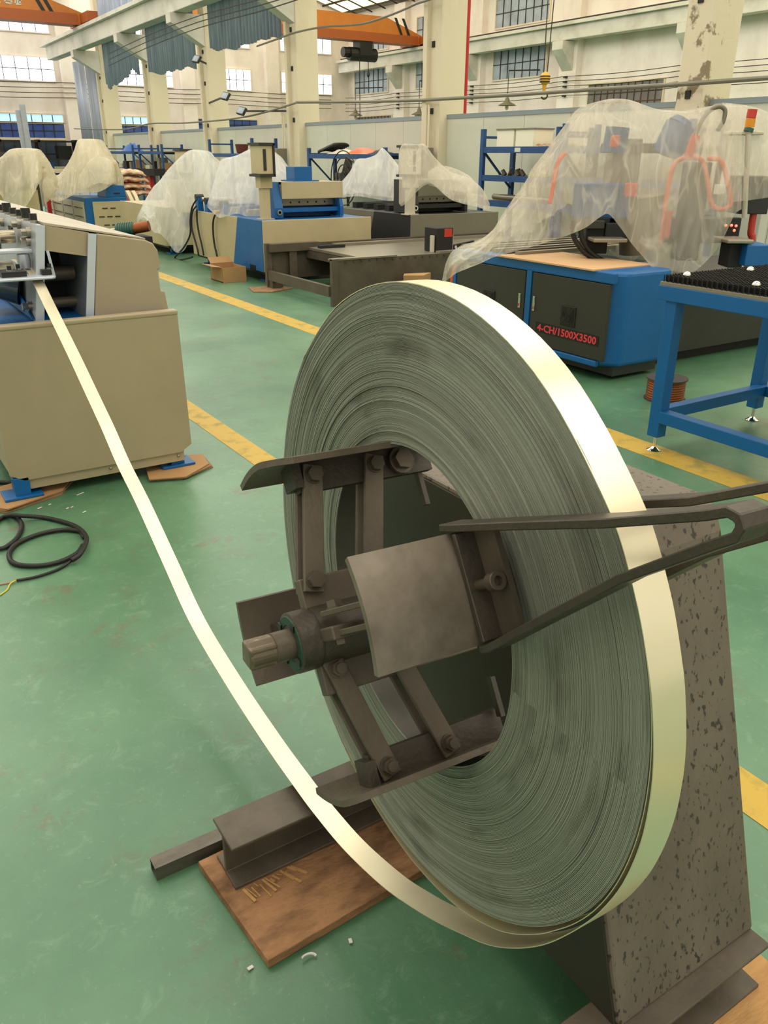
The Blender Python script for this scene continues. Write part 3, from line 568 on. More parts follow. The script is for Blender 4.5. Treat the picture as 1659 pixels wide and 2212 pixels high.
for j in range(4):
    ang = 57+90*j; a = math.radians(ang); er = Vector((0, math.cos(a), math.sin(a))); et = Vector((0, -math.sin(a), math.cos(a)))
    Mj = ML @ Matrix(((1, 0, 0, 0), (0, er.y, et.y, 0), (0, er.z, et.z, 0), (0, 0, 0, 1)))       # local (s, radial, tangential)
    Mh = ML @ Matrix(((1, 0, 0, 0), (0, er.y, et.y, HP), (0, er.z, et.z, HQ), (0, 0, 0, 1)))
    def JB(mb, name, m, Mx=Mj, par=un, **k): return mb.build(name, m, par, M=Mx, **k)
    # radial lug welded on the hub
    JB(MB().box(-.168, .09, .036, .083, -.0095, .0095), 'hub_lug', 'brownsteel', Mh, bevel=.0025)
    # jaw: curved plate with a rib behind it
    vs = []; fs = []; K = 12
    for i in range(K+1):
        th = math.radians(-17+34*i/K); e = abs(i/K-.5)*2; tt = i/K if j == 0 else 1-i/K; s0 = -.19 + (.034*max(0, (tt-.68)/.32)**1.6 if j in (0, 2) else .0)
        for s_ in (s0, .10):
            for r in (.232, .241): vs.append((s_, r*math.cos(th), r*math.sin(th)))
        if i:
            o4 = 4*i; p4 = o4-4
            fs += [(p4+1, o4+1, o4+3, p4+3), (p4, p4+2, o4+2, o4), (p4, o4, o4+1, p4+1), (p4+2, p4+3, o4+3, o4+2)]
    fs += [(0, 1, 3, 2), (4*K, 4*K+2, 4*K+3, 4*K+1)]
    jaw = JB(MB().add(vs, fs), 'jaw', 'jawplate' if j == 1 else 'brownsteel', smooth='auto')
    JB(MB().box(-.132, .095, .19, .2335, -.008, .008), 'jaw_rib', 'darkbrown', par=jaw)
    JB(MB().box(-.142, -.128, .196, .2335, -.02, .02), 'end_stiffener', 'darkbrown', par=jaw)
    # parallel links on both sides of the lug and the rib
    for s0, s1 in ((-.148, -.11), (-.052, -.008)):
        for sg in (1, -1):
            d = Vector((s1-s0, .148, 0)).normalized(); p0 = Vector((s0, .063, sg*.0145))-d*.016; p1 = Vector((s1, .211, sg*.0145))+d*.016
            lk = JB(MB().bar(p0, p1, .030, .008, side=(1, 0, 0)), 'link_bar', 'brownsteel', bevel=.001, seg=1)
            for pc in ((s0, .063), (s1, .211)):
                c = Vector((pc[0], pc[1], sg*.0185)); bm_ = MB().cyl(c, c+Vector((0, 0, sg*.002)), .0135, n=14)
                if j == 2: bm_.cyl(c, c+Vector((0, 0, sg*.011)), .0115, n=6); bm_.cyl(c+Vector((0, 0, sg*.011)), c+Vector((0, 0, sg*.0165)), .0075, n=12)
                else: bm_.cyl(c, c+Vector((0, 0, sg*.0115)), .0118, n=6)
                bm_.build('bolt', 'bolt', lk, M=Mj)
    # clevis bolts of the third link, deep inside the coil
    JB(MB().cyl((.04, .211, .009), (.04, .211, .028), .016, n=6).cyl((.04, .211, .009), (.04, .211, .018), .021, n=16), 'clevis_bolt', 'bolt', par=jaw)
    JB(MB().box(.083, .091, .14, .2, -.03+.0, -.018), 'stop_bar', 'darkbrown', par=jaw)
    if j == 1:
        for s_, rt_, rear in ((-.036, .645, False), (.082, .745, True)):
            arm = JB(MB().box(s_-.018, s_+.018, .2435, .251, -.067, .067), 'retaining_arm', 'darkbrown', bevel=.001, seg=1)
            if not rear:
                JB(MB().box(s_+.010, s_+.018, .251, .292, -.066, .066), 'arm_web', 'brownsteel', par=arm)
                JB(MB().cyl((s_-.004, .251, .0), (s_-.004, .285, .0), .0068, n=12), 'arm_bolt', 'bolt', par=arm, smooth='auto')
                JB(MB().lathe([(0, .011), (.001, .0118), (.014, .0118), (.015, .011), (.015, .006), (.007, .0055)], (s_-.004, .279, 0), (0, 1, 0), 18), 'socket_head', 'bolt', par=arm, smooth='auto')
            # hairpin of flat bar, legs at both jaw edges, bent round at the tip
            P2 = [(.236, .0755 if not rear else .07), (.25, .075), (.35, .0545), (.5, .0245), (rt_-.028, .012), (rt_-.008, .0105), (rt_, .004), (rt_, -.004), (rt_-.008, -.0105), (rt_-.028, -.012), (.5, -.029), (.35, -.0565), (.25, -.074), (.22, -.08)]
            if rear: P2 = [(r if r < .3 else r*1.0, t) for r, t in P2]
            th_ = .0048; vs = []; fs = []
            for i, (r, t) in enumerate(P2):
                a0 = Vector(P2[max(i-1, 0)]); a1 = Vector(P2[min(i+1, len(P2)-1)]); dd = (a1-a0).normalized(); nn = Vector((-dd.y, dd.x))
                ws_ = .018
                for ss, k2 in ((s_-ws_, -1), (s_+ws_, -1), (s_+ws_, 1), (s_-ws_, 1)): vs.append((ss, r+nn.x*th_*k2, t+nn.y*th_*k2))
                if i:
                    o4 = 4*i; fs += [(o4-4+q, o4-4+(q+1) % 4, o4+(q+1) % 4, o4+q) for q in range(4)]
            fs += [(3, 2, 1, 0), tuple(4*(len(P2)-1)+q for q in range(4))]
            JB(MB().add(vs, fs), 'hairpin_bar', 'darkbrown', par=arm, bevel=.0012, seg=1)
# boards and the square tube
bd = MB().prism([(.395, 1.385), (.422, 1.072), (.95, 1.10), (.93, 1.405)], 2, .001, .0245).build('wooden_board', 'wood', None, bevel=.002)
tag(bd, 'splintered brown wooden board under the left foot beam of the uncoiler', 'board')
sp_ = random.Random(5)
for k in range(14):
    x, y = .448+.009*k+sp_.uniform(0, .004), sp_.uniform(1.250, 1.262); a = -1.45+.03*k+sp_.uniform(-.08, .08); l = sp_.uniform(.012, .05)
    q0 = Vector((x, y, .0252)); q1 = q0+Vector((math.cos(a)*l, math.sin(a)*l, sp_.uniform(.001, .006)))
    MB().bar(q0, q1, sp_.uniform(.0015, .007), .0012).build('splinter', 'woodlight', bd)
tag(MB().prism([(.78, .435), (1.265, .445), (1.27, .66), (.77, .66)], 2, .001, .0245).build('wooden_board', 'woodlight', None, bevel=.002), 'pale wooden board under the right foot beam below the pedestal', 'board')
t = thing('square_tube', 'short worn square steel tube lying left of the uncoiler beam', 'tube', (.45, 1.425, .0))
tb = MB(); y0, y1, z0, z1, th = 1.404, 1.442, .001, .037, .003
for a in ((y0, y1, z0, z0+th), (y0, y1, z1-th, z1), (y0, y0+th, z0+th, z1-th), (y1-th, y1, z0+th, z1-th)): tb.box(.303, .62, *a)
tb.build('tube_wall', 'tubesteel', t); bx(.45, .62, y0+th, y1-th, z0+th, z1-th).build('inner_plug', 'black', t)

# ================================================================== conduit coil on the floor
K = 240/1475
def FP(x, y, z=.011): return AT(x*K, 960+y*K, 2, z)
hose = thing('corrugated_conduit', 'black corrugated conduit looped on the green floor by the beige machine foot', 'conduit', (.35, 3.1, 0))
def ribbed(pts, name, r=.0105):
    P = spline(pts, 14); MB().tube(P, r, 8, rf=lambda i: r*(1.0 if i % 2 else .86)).build(name, 'rubber', hose, smooth=True)
ribbed([FP(-300, 1400), FP(0, 1385), FP(120, 1335), FP(235, 1225), FP(290, 1080), FP(230, 975), FP(120, 940), FP(0, 990), FP(-150, 1100)], 'loop')
ribbed([FP(60, 960, .012), FP(150, 940, .03), FP(290, 948, .03), FP(560, 968), FP(790, 1015), FP(1000, 1085), FP(1125, 1190, .03), FP(1142, 1300, .03), FP(1060, 1460, .03), FP(950, 1540, .02)], 'loop')
ribbed([FP(1120, 1240), FP(1070, 1160), FP(980, 1140), FP(840, 1132), FP(600, 1170), FP(380, 1240), FP(210, 1330), FP(125, 1440), FP(140, 1540), FP(235, 1595), FP(410, 1612), FP(610, 1600), FP(800, 1555), FP(940, 1495), FP(1040, 1430), FP(1100, 1340)], 'loop')
MB().tube(spline([FP(990, 1510, .018), FP(930, 1560, .012), FP(830, 1625, .007), FP(690, 1690, .007), FP(450, 1765, .007), FP(220, 1806, .007)], 8), .0058, 8).build('inner_cable', 'rubber', hose, smooth=True)
MB().tube(spline([FP(225, 1805, .006), FP(180, 1818, .008), FP(130, 1860, .004), FP(95, 1930, .003), FP(20, 1985, .003), FP(-10, 2005, .003)], 8), .0028, 6).build('earth_wire', 'yellowwire', hose, smooth=True)
MB().tube(spline([FP(225, 1805, .006), FP(120, 1838, .004), FP(0, 1860, .003), FP(-90, 1880, .003)], 8), .0026, 6).build('phase_wire', 'pinkwire', hose, smooth=True)
tag(MB().tube(spline([FP(-400, 560), FP(-100, 520), FP(0, 500), FP(140, 505), FP(260, 480), FP(420, 430), FP(560, 400)], 8), .011, 8).build('floor_hose', 'rubber', smooth=True), 'black hose running on the floor under the beige machine', 'hose')
# crumbs of tape and paper on the floor
for k, (x, y, s) in enumerate(((500, 855, 5), (645, 805, 3), (1020, 675, 9), (880, 855, 3), (940, 840, 3), (1100, 905, 4))):
    p = FP(x, y, .003); tag(MB().bar(p, p+Vector((.004*s, .002*s, .001)), .006, .002).build('paper_scrap', 'white'), 'tiny white scrap lying on the green floor near the blue foot', 'scrap', 'white scraps by the machine foot')
for x, y in ((757, 2033), (541, 2091), (1022, 1978), (668, 2075)):
    p = AT(x, y, 2, .003); mb = MB(); rr = random.Random(x)
    if x == 668: mb.tube([p+Vector((.016*math.cos(q*.35), .010*math.sin(q*.35), .003+.001*q)) for q in range(8)], .0026, 5)
    else: d = Vector((rr.uniform(-1, 1), rr.uniform(-1, 1), 0)).normalized()*(.006 if x != 1022 else .012); mb.bar(p-d, p+d+Vector((0, 0, .002)), .007, .002)
    tag(mb.build('wood_chip', 'pallet' if x == 1022 else 'white'), {757: 'white crumb right below the splintered board', 541: 'white crumb at the board corner nearest the frame bottom', 1022: 'brown splintered chip under the hanging strip', 668: 'curled pale paper shred below the board corner'}[x], 'scrap')

# ================================================================== beige roll forming machine, front left
A_ = thing('roll_forming_machine', 'beige and blue roll forming machine taking in the steel strip at the left', 'machine', (.9, 6.5, .02))
X0, X1, Y0 = .485, 1.305, 3.86
MB().prism([(X0-.045, .8), (X1-.0, .8), (X1+.01, .14), (X1-.045, .105), (X0+.02, .105), (X0-.04, .14)], 1, Y0, Y0+.012).build('front_panel', 'beige', A_)
bx(X0-.045, X1+.004, Y0-.004, Y0+.05, .79, .815).build('panel_top_fold', 'beige', A_, bevel=.009, seg=3)
bx(X0-.03, X1-.03, Y0+.012, Y0+.02, .055, .118).build('lower_flange', 'beige', A_)
for x in (X0+.01, .9, X1-.06): MB().ball((x, Y0+.010, .085), .008, 8).build('rivet', 'nutsteel', A_)
bx(X0-.03, X0-.02, Y0+.02, 8.5, .12, .79).build('side_panel', 'beige', A_); bx(X1-.02, X1-.004, Y0+.02, 9.8, .12, .8).build('side_panel', 'beige', A_)
bx(X0-.02, X1-.02, Y0+.03, 8.4, .70, .79).build('deck', 'blue', A_)
bx(X0+.05, X1-.1, Y0+.08, 8.4, .1, .7).build('inner_frame', 'black', A_)
for x, y in ((.49, 3.90), (1.245, 3.93), (1.245, 8.0), (.49, 8.0)):
    lg = bx(x-.035, x+.035, y-.04, y+.035, .032, .12).build('leg', 'blue', A_, bevel=.003)
    bx(x-.085, x+.085, y-.06, y+.075, .022, .034).build('foot_plate', 'blue', lg, bevel=.002); MB().cyl((x+.06, y+.05, .034), (x+.06, y+.05, .035), .01, n=12).build('bolt_hole', 'black', lg)
# side plates of the roll stands
for xa, xb, zt, ln in ((.692, .722, 1.21, .066), (.913, .943, 1.165, .062)):
    pl = MB().prism([(xa, .79), (xb, .79), (xb+ln, zt-.004), (xa+ln, zt)], 1, Y0+.14, 8.2).build('stand_plate', 'galv', A_, bevel=.002)
    MB().prism([(xa-.003, .79), (xb+.003, .79), (xb+ln+.003, zt-.004), (xa+ln-.003, zt)], 1, Y0+.13, Y0+.141).build('front_edge', 'palesteel', pl)
MB().prism([(1.01, 1.163), (1.23, 1.125), (1.265, 1.108), (1.285, 1.075), (1.29, .99), (1.275, .985), (1.28, .89), (1.3, .885), (1.31, .79), (.95, .79)], 1, Y0+.135, 8.6).build('side_cover', 'beige', A_, bevel=.006)
bx(1.277, 1.287, Y0+.16, 4.6, .885, .985).build('cover_cutout', 'palesteel', A_)
MB().prism([(.775, 1.10), (.962, 1.064), (.978, 1.168), (.792, 1.206)], 1, Y0+.146, Y0+.156).build('cross_panel', 'beige', A_); MB().prism([(.79, 1.207), (1.235, 1.126), (1.235, 1.132), (.79, 1.217)], 1, Y0+.15, 8.4).build('top_cover', 'covertop', A_)
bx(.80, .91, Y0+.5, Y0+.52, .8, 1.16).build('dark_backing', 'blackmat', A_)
bx(.80, .95, Y0+.16, 8.2, 1.155, 1.163).build('inner_roof', 'blackmat', A_)
for z, r, xa in ((.975, .035, .93), (.84, .026, .94)): MB().cyl((.78, Y0+.34, z), (xa, Y0+.34, z), r, n=16).build('spindle', 'millsteel', A_, smooth='auto')
# rollers, spindles and clamp screws on the open side
rl = MB().lathe([(0, .03), (0, .062), (.03, .062), (.032, .05), (.075, .05), (.077, .062), (.165, .075), (.165, .03)], (.49, 4.42, 1.13), (1, 0, 0), 28).build('upper_roller', 'shaftsteel', A_, smooth='auto')
MB().cyl((.33, 4.42, 1.13), (.73, 4.42, 1.13), .03, n=20).build('roller_shaft', 'shaftsteel', A_, smooth='auto')
MB().lathe([(0, .04), (0, .085), (.2, .075), (.2, .04)], (.50, 4.42, .945), (1, 0, 0), 28).build('lower_roller', 'machined', A_, smooth='auto')
MB().cyl((.33, 4.42, .945), (.73, 4.42, .945), .03, n=20).build('roller_shaft', 'shaftsteel', A_, smooth='auto')
for y in (5.1, 5.8, 6.5):
    MB().lathe([(0, .03), (0, .062), (.16, .07), (.16, .03)], (.50, y, 1.13), (1, 0, 0), 24).build('upper_roller', 'shaftsteel', A_, smooth='auto'); MB().cyl((.33, y, 1.13), (.73, y, 1.13), .03, n=16).build('roller_shaft', 'shaftsteel', A_)
bx(.45, .74, 4.08, 4.17, 1.085, 1.10).build('guide_bar', 'palesteel', A_, bevel=.003)
for x in (.53, .70): MB().lathe([(0, .026), (.03, .03), (.06, .026)], (x, 4.1, 1.02), (0, 0, 1), 16).build('guide_roller', 'galv', A_, smooth='auto')
MB().prism([(.52, 3.905), (.775, 3.905), (.79, 3.92), (.79, 4.16), (.50, 4.16), (.505, 3.92)], 2, .988, 1.0).build('entry_plate', 'palesteel', A_, bevel=.004)
for xa, xb in ((.575, .678), (.742, .782)):
    bl = bx(xa, xb, 3.955, 4.06, 1.0, 1.024).build('guide_block', 'black', A_, bevel=.002)
    for k in (0, 1):
        x = xa+.04+(xb-xa-.06)*k; MB().cyl((x, 3.99+.04*k, 1.024), (x, 3.99+.04*k, 1.028), .014, n=14).build('washer', 'chrome', bl); MB().cyl((x, 3.99+.04*k, 1.028), (x, 3.99+.04*k, 1.045), .009, n=12).build('cap_screw', 'black', bl)
MB().bar((.80, 4.0, .985), (.787, 4.0, 1.10), .012, .006).build('edge_strip', 'palesteel', A_)
for k in range(7):
    y = 4.12+.16*k; c = Vector((.772, y, 1.209))
    s = MB().cyl(c, c+Vector((0, 0, .012)), .016, n=12).build('lock_nut', 'nutsteel', A_); big = k % 3 == 1
    MB().cyl(c+Vector((0, 0, .012)), c+Vector((0, 0, .055 if big else .04)), .021 if big else .016, n=12).build('cap_screw', 'black', s)
for y, z in ((4.13, 1.17), (4.35, 1.19), (4.8, 1.17), (4.1, .85), (4.14, 1.13), (4.9, .86)):
    xo = .692+.066*(z-.79)/.42; b = MB().cyl((xo+.002, y, z), (xo-.018, y, z), .022, n=16).build('spacer', 'nutsteel', A_, smooth='auto'); MB().cyl((xo-.018, y, z), (xo-.041, y, z), .016, n=6).build('nut', 'nutsteel', b)
for y in (4.25, 4.55, 4.6): bx(.744, .749, y, y+.045, 1.145, 1.165).build('slot', 'black', A_)
MB().cyl((.58, 4.35, .93), (.70, 4.3, .90), .06, .075, 20).build('dust_sleeve', 'glassdark', A_, smooth='auto')
MB().prism([(4.02, .80), (8.2, .80), (8.2, .90), (4.35, .90)], 0, .682, .692).build('deck_angle', 'blue', A_)
for k in range(5): MB().ball((.681, 4.2+.25*k, .82+.045*min(k, 1)), .008, 8).build('rivet', 'nutsteel', A_)
# cardboard under its feet
for pts, lab in (([(1.06, 3.80), (1.22, 3.74), (1.40, 3.84), (1.42, 4.0), (1.25, 4.06), (1.10, 3.98)], 'torn cardboard piece under the right blue foot of the beige machine'), ([(.30, 3.86), (.40, 3.76), (.66, 3.86), (.74, 4.0), (.60, 4.12), (.34, 4.06)], 'torn cardboard piece under the left blue foot of the beige machine')):
    t = thing('cardboard_sheet', lab, 'cardboard', (pts[0][0], pts[0][1], 0)); rr = random.Random(int(pts[0][0]*100))
    for l in range(3): MB().prism([(x+rr.uniform(-.012, .012), y+rr.uniform(-.012, .012)) for x, y in pts], 2, .001+l*.007, .0065+l*.007).build('cardboard_layer', 'cardtorn' if l < 2 else 'card', t)

# ================================================================== blue brush table, right
T_ = thing('brush_table', 'bright blue steel table with black brush top at the right edge', 'table', (4.05, 2.2, 0))
TX0, TX1, TY0, TY1 = 3.56, 4.62, 1.45, 2.84
for x, y in ((3.59, 2.80), (4.56, 2.86), (3.59, 1.55), (4.56, 1.55)):
    lg = bx(x-.035, x+.035, y-.035, y+.035, .085, .83).build('leg', 'blue', T_, bevel=.003)
    MB().cyl((x, y, .02), (x, y, .09), .009, n=12).build('foot_stem', 'chrome', lg); MB().lathe([(0, .038), (.004, .04), (.014, .022), (.024, .013)], (x, y, 0), (0, 0, 1), 20).build('foot_pad', 'chrome', lg, smooth='auto')
for a in ((3.555, 3.625, 1.58, 2.77, .17, .235), (3.63, 4.53, 2.79, 2.85, .17, .235), (4.53, 4.59, 1.58, 2.83, .17, .235)): bx(*a).build('lower_rail', 'blue', T_, bevel=.003)
for a in ((3.545, 3.63, TY0, 2.885, .815, .888), (3.63, 4.62, 2.815, 2.885, .815, .888), (4.55, 4.62, TY0, 2.815, .815, .888)): bx(*a).build('top_rail', 'blue', T_, bevel=.003)
bx(3.55, 4.615, TY0, 2.88, .888, .906).build('top_plate', 'machined', T_, bevel=.001)
mb = MB(); y = 2.868; row = 0
while y > 1.9:
    x = 3.562+(row % 2)*.008
    while x < 4.6:
        h = .938+((row*7+int(x*1000)) % 5)*.001
        mb.add([(x-.0042, y, .906), (x+.002, y-.004, .906), (x+.002, y+.004, .906), (x-.0042, y, h), (x+.002, y-.004, h), (x+.002, y+.004, h)], [(0, 1, 4, 3), (1, 2, 5, 4), (2, 0, 3, 5), (3, 4, 5)]); x += .0165
    y -= .0145; row += 1
tag(mb.build('bristles', 'black', T_), kind='stuff')
for x, y in ((3.65, 2.80), (3.65, 2.40), (4.12, 2.76), (4.12, 2.36), (3.65, 2.02)):
    bb = MB().ball((x, y, .938), .021, 16).build('transfer_ball', 'chrome', T_, smooth=True); MB().cyl((x, y, .906), (x, y, .918), .026, n=16).build('ball_cup', 'nutsteel', bb)
# copper wire spool
S_ = thing('wire_spool', 'spool of copper coloured welding wire on the floor behind the table leg', 'spool', (4.48, 3.47, 0)); so = (4.48, 3.47, 0)
for z in (0.001, .14): MB().lathe([(z, .04), (z, .135), (z+.008, .135), (z+.008, .04)], so, (0, 0, 1), 32).build('flange', 'darkplate', S_, smooth='auto')
MB().lathe([(.009, .125)]+[(.012+.008*k, .122+(.003 if k % 2 else 0)) for k in range(16)]+[(.139, .125)], so, (0, 0, 1), 32).build('wire', 'copper', S_, smooth=False)
MB().lathe([(.148, .03), (.148, .045), (.152, .045), (.152, .03)], so, (0, 0, 1), 20).build('core_ring', 'black', S_)
# ================================================================== film covers: draped shells with an open hem
def cover(name, label, cat, dist, st, D, m, fold=.05, nlat=70, nt=26, seed=0, parent=None, top=.42, group=None):
    xs = [s[0] for s in st]
    S = spline([(s[0], s[1], s[2]) for s in st], 8)
    sxs = [s[0] for s in st]; sk = [s[3] if len(s) > 3 else 1 for s in st]; sd = [s[4] if len(s) > 4 else dist for s in st]
    # resample along the lateral direction
    L = [0.0]
    for a, b in zip(S[:-1], S[1:]): L.append(L[-1]+(b-a).length)
    R_ = []
    for i in range(nlat+1):
        t = L[-1]*i/nlat; k = max(j for j in range(len(L)) if L[j] <= t+1e-6); k = min(k, len(S)-2)
        q = 0 if L[k+1] == L[k] else (t-L[k])/(L[k+1]-L[k]); R_.append(S[k].lerp(S[k+1], q))
    vs = []; fs = []; rows = 2*nt+2
    for i, (x, yt, yh) in enumerate(R_):
        e = i/nlat; w_ = max(.1, (1-abs(2*e-1)**7))**.6; Dl = D*w_*float(np.interp(x, sxs, sk)); dl = float(np.interp(x, sxs, sd))
        fr = []
        for k in range(nt+1):
            t = k/nt; off = Dl*(top+(1-top)*t**.8)*(1 if t > 0 else 1)
            rg = lambda f_, g_, o_: 1-2*abs(noise.noise(Vector((e*f_+seed+.8*t, t*g_+e*2, o_))))
            ph = .8*noise.noise(Vector((e*8+seed, t*1.3, seed*3.1)))+.55*rg(13, 1.6, 7.7+seed)+.3*rg(31, 3.5, 2.1+seed)-.4
            off += fold*(.25+t)*ph
            zz = yt+(yh-yt)*t
            fr.append((x+(t*(1-t))*ph*2.0, zz, off, ph))
        front = [FWD(a, b, dl-o) for a, b, o, p in fr]
        back = [p+HD*(2*o+.05*q) for p, (a, b, o, q) in zip(front, fr)]
        ring = front[::-1]+back
        vs += ring
        if i:
            for k in range(rows-1): a = (i-1)*rows+k; b = i*rows+k; fs.append((a, b, b+1, a+1))
    mb = MB().add(vs, fs); o = mb.build(name, m, parent, smooth=True)
    if parent is None: tag(o, label, cat, group)
    return o

# ================================================================== blue cabinet machine with the covered head, right
Cb = thing('cutting_machine', 'blue and dark grey machine cabinet with red lettering behind the coil', 'machine', (4.8, 4.9, 0))
CX = 4.42; zt = .765
MB().prism([(CX+.03, 4.06), (CX+.03, 5.78), (5.0, 5.78), (5.0, 3.955), (CX+.14, 3.955)], 2, .1, zt-.0).build('cabinet_body', 'blue', Cb, bevel=.03, seg=3)
bx(CX+.0, CX+.035, 3.97, 5.78, .69, zt).build('top_rail', 'blue', Cb, bevel=.008); bx(CX+.0, CX+.035, 4.06, 5.78, .10, .145).build('bottom_rail', 'blue', Cb, bevel=.008)
bx(CX, CX+.035, 4.795, 4.85, .14, .70).build('centre_post', 'blue', Cb); bx(CX, CX+.035, 5.74, 5.78, .14, .70).build('end_post', 'blue', Cb)
bx(CX+.12, 5.0, 4.0, 5.74, .03, .1).build('plinth', 'charcoal2', Cb)
bx(CX-.02, 5.02, 4.15, 5.2, zt-.003, zt+.008).build('plywood_strip', 'ply', Cb)
for y0, y1, hy, fy in ((3.99, 4.79, 4.75, 4.375), (4.855, 5.735, 4.915, 5.29)):
    d = bx(CX+.004, CX+.03, y0+.012, y1-.006, .15, .685).build('door', 'charcoal', Cb, bevel=.004)
    bx(CX-.004, CX+.004, hy-.012, hy+.012, .40, .51).build('handle', 'chrome', d, bevel=.003); bx(CX-.006, CX-.003, hy-.006, hy+.006, .415, .435).build('lock_button', 'red', d)
    bx(CX-.004, CX+.006, fy-.075, fy+.075, .345, .49).build('fan_frame', 'black', d, bevel=.01)
    g = MB(); cc = Vector((CX-.006, fy, .418))
    for k in range(5): g.tube([cc+Vector((0, math.cos(a)*(.014+.011*k), math.sin(a)*(.014+.011*k))) for a in [i*math.pi/8 for i in range(17)]], .0025, 4)
    for k in range(4): a = math.pi/4+k*math.pi/2; g.bar(cc, cc+Vector((0, math.cos(a)*.075, math.sin(a)*.075)), .005, .004)
    tag(g.build('fan_grille', 'charcoal2', d), kind='stuff')
    if y0 < 4.5:
        y_l = AT(1159, 720, 0, CX-.001); y_r = AT(1290, 745, 0, CX-.001)
        M_ = Matrix(((0, 0, -1, CX+.002), (-1, 0, 0, 4.69), (0, 1, 0, .259), (0, 0, 0, 1)))
        bx(CX+.0015, CX+.004, 4.055, 4.71, .25, .325).build('number_plate', 'black', d)
        text_mesh('lettering', '4-CH/1500X3500', 'lettering', d, M_, .074, .003, .0016, (.615, .056))
bx(4.95, 8.6, 4.12, 5.9, .085, .50).build('long_bed', 'charcoal', Cb, bevel=.006)
bx(4.95, 8.6, 4.10, 4.16, .47, .50).build('bed_rail', 'millsteel', Cb); bx(5.0, 8.5, 4.2, 5.8, .0, .085).build('bed_foot', 'blackmat', Cb)
bx(5.0, 5.3, 4.0, 5.6, .5, .70).build('bed_block', 'blackmat', Cb); bx(5.30, 5.36, 4.115, 4.16, .5, .585).build('white_cover', 'white', Cb)
D0 = 6.75
def Q(x, y, d=D0): return FWD(x, y, d)
for k in range(6): y = 5.1+.14*k; bx(4.55, 5.9, y, y+.05, zt+.0, zt+.03).build('slat', 'millsteel' if k % 2 else 'machined', Cb)
# the head of the machine under the film
def boxat(name, x0, x1, y0, y1, depth, m, d=D0, par=None):
    a = Q(x0, y1, d); b = Q(x1, y0, d); s_ = (b-a); wd = s_.dot(LT); ht_ = b.z-a.z
    o = (a+b)/2; M = Matrix.Translation(o) @ Matrix(((LT.x, HD.x, 0, 0), (LT.y, HD.y, 0, 0), (0, 0, 1, 0), (0, 0, 0, 1)))
    return MB().box(-wd/2, wd/2, -depth/2, depth/2, -ht_/2, ht_/2, M).build(name, m, par or Cb, bevel=.008)
boxat('drive_box', 1240, 1372, 396, 470, .22, 'bluedeep', 6.8)
boxat('carriage', 1255, 1312, 468, 545, .2, 'blackmat', 6.75); boxat('carriage_panel', 1262, 1300, 474, 492, .22, 'charcoal', 6.7)
boxat('bracket_plate', 1272, 1345, 512, 520, .3, 'machined', 6.6); boxat('bracket_block', 1300, 1350, 480, 516, .16, 'black', 6.7)
a, b_ = Q(1385, 545, 6.8), Q(1385, 425, 6.8); MB().cyl(a, b_, .17, n=28).build('tank', 'tank', Cb, smooth='auto')
a, b_ = Q(1440, 335, 6.9), Q(1470, 270, 6.9); MB().cyl(a, b_, .115, n=24).build('blue_motor', 'bluedeep', Cb, smooth='auto'); MB().cyl(b_, Q(1478, 258, 6.9), .1, .07, n=20).build('motor_cap', 'bluedeep', Cb)
a, b_ = Q(1325, 330, 6.95), Q(1335, 275, 6.95); MB().cyl(a, b_, .09, n=20).build('grey_motor', 'bluedeep', Cb, smooth='auto')
boxat('gantry_beam', 1290, 1560, 470, 520, .3, 'blackmat', 7.05); boxat('gantry_upright', 1300, 1380, 300, 480, .25, 'tank', 7.1); boxat('column_box', 1455, 1530, 350, 560, .2, 'charcoal2', 6.85)
boxat('crossbeam', 1300, 1500, 310, 330, .12, 'millsteel', 7.0)
boxat('red_block', 1350, 1375, 395, 425, .1, 'red', 6.65); boxat('red_plate', 1318, 1338, 292, 318, .06, 'red', 6.8)
loop = [(1428, 525), (1438, 440), (1452, 365), (1470, 344), (1500, 340), (1519, 352), (1530, 400), (1536, 438), (1550, 452), (1570, 449), (1578, 436), (1571, 392), (1562, 356), (1550, 344), (1528, 343)]
MB().tube(spline([Q(x, y, 6.55) for x, y in loop], 6), .017, 10).build('guard_hoop', 'orangered', Cb, smooth=True)
MB().tube(spline([Q(x, y, 6.6) for x, y in ((1222, 330), (1206, 350), (1196, 395), (1188, 440))], 6), .016, 8).build('guard_bar', 'orangered', Cb, smooth=True)
boxat('red_lever', 1432, 1452, 455, 515, .05, 'red', 6.5)
boxat('paper_label', 1540, 1568, 398, 420, .01, 'white', 6.52); boxat('hoop_panel', 1535, 1562, 350, 440, .02, 'tank', 6.6)
MB().tube(spline([Q(x, y, 6.5) for x, y in ((1492, 330), (1500, 300), (1512, 268), (1530, 242), (1552, 230), (1566, 238), (1562, 262), (1550, 282))], 6), .016, 8).build('torch_hose', 'tank', Cb, smooth=True)
MB().tube([Q(1484, 345, 6.5), Q(1504, 292, 6.5)], .034, 10).build('torch_body', 'red', Cb, smooth='auto')
for (a, b_, mm) in (((1616, 284), (1619, 276), 'greenmotor'), ((1619, 275), (1622, 256), 'amber'), ((1622, 255), (1626, 236), 'red')): MB().cyl(Q(*a, 6.9), Q(*b_, 6.9), .036, n=16).build('signal_lamp', mm, Cb, smooth='auto')
MB().cyl(Q(1608, 470, 6.9), Q(1617, 284, 6.9), .02, n=10).build('signal_pole', 'offwhite', Cb); boxat('rear_cabinet', 1580, 1655, 380, 460, .3, 'charcoal2', 7.1); boxat('rear_shelf', 1570, 1640, 284, 292, .2, 'offwhite', 7.0)
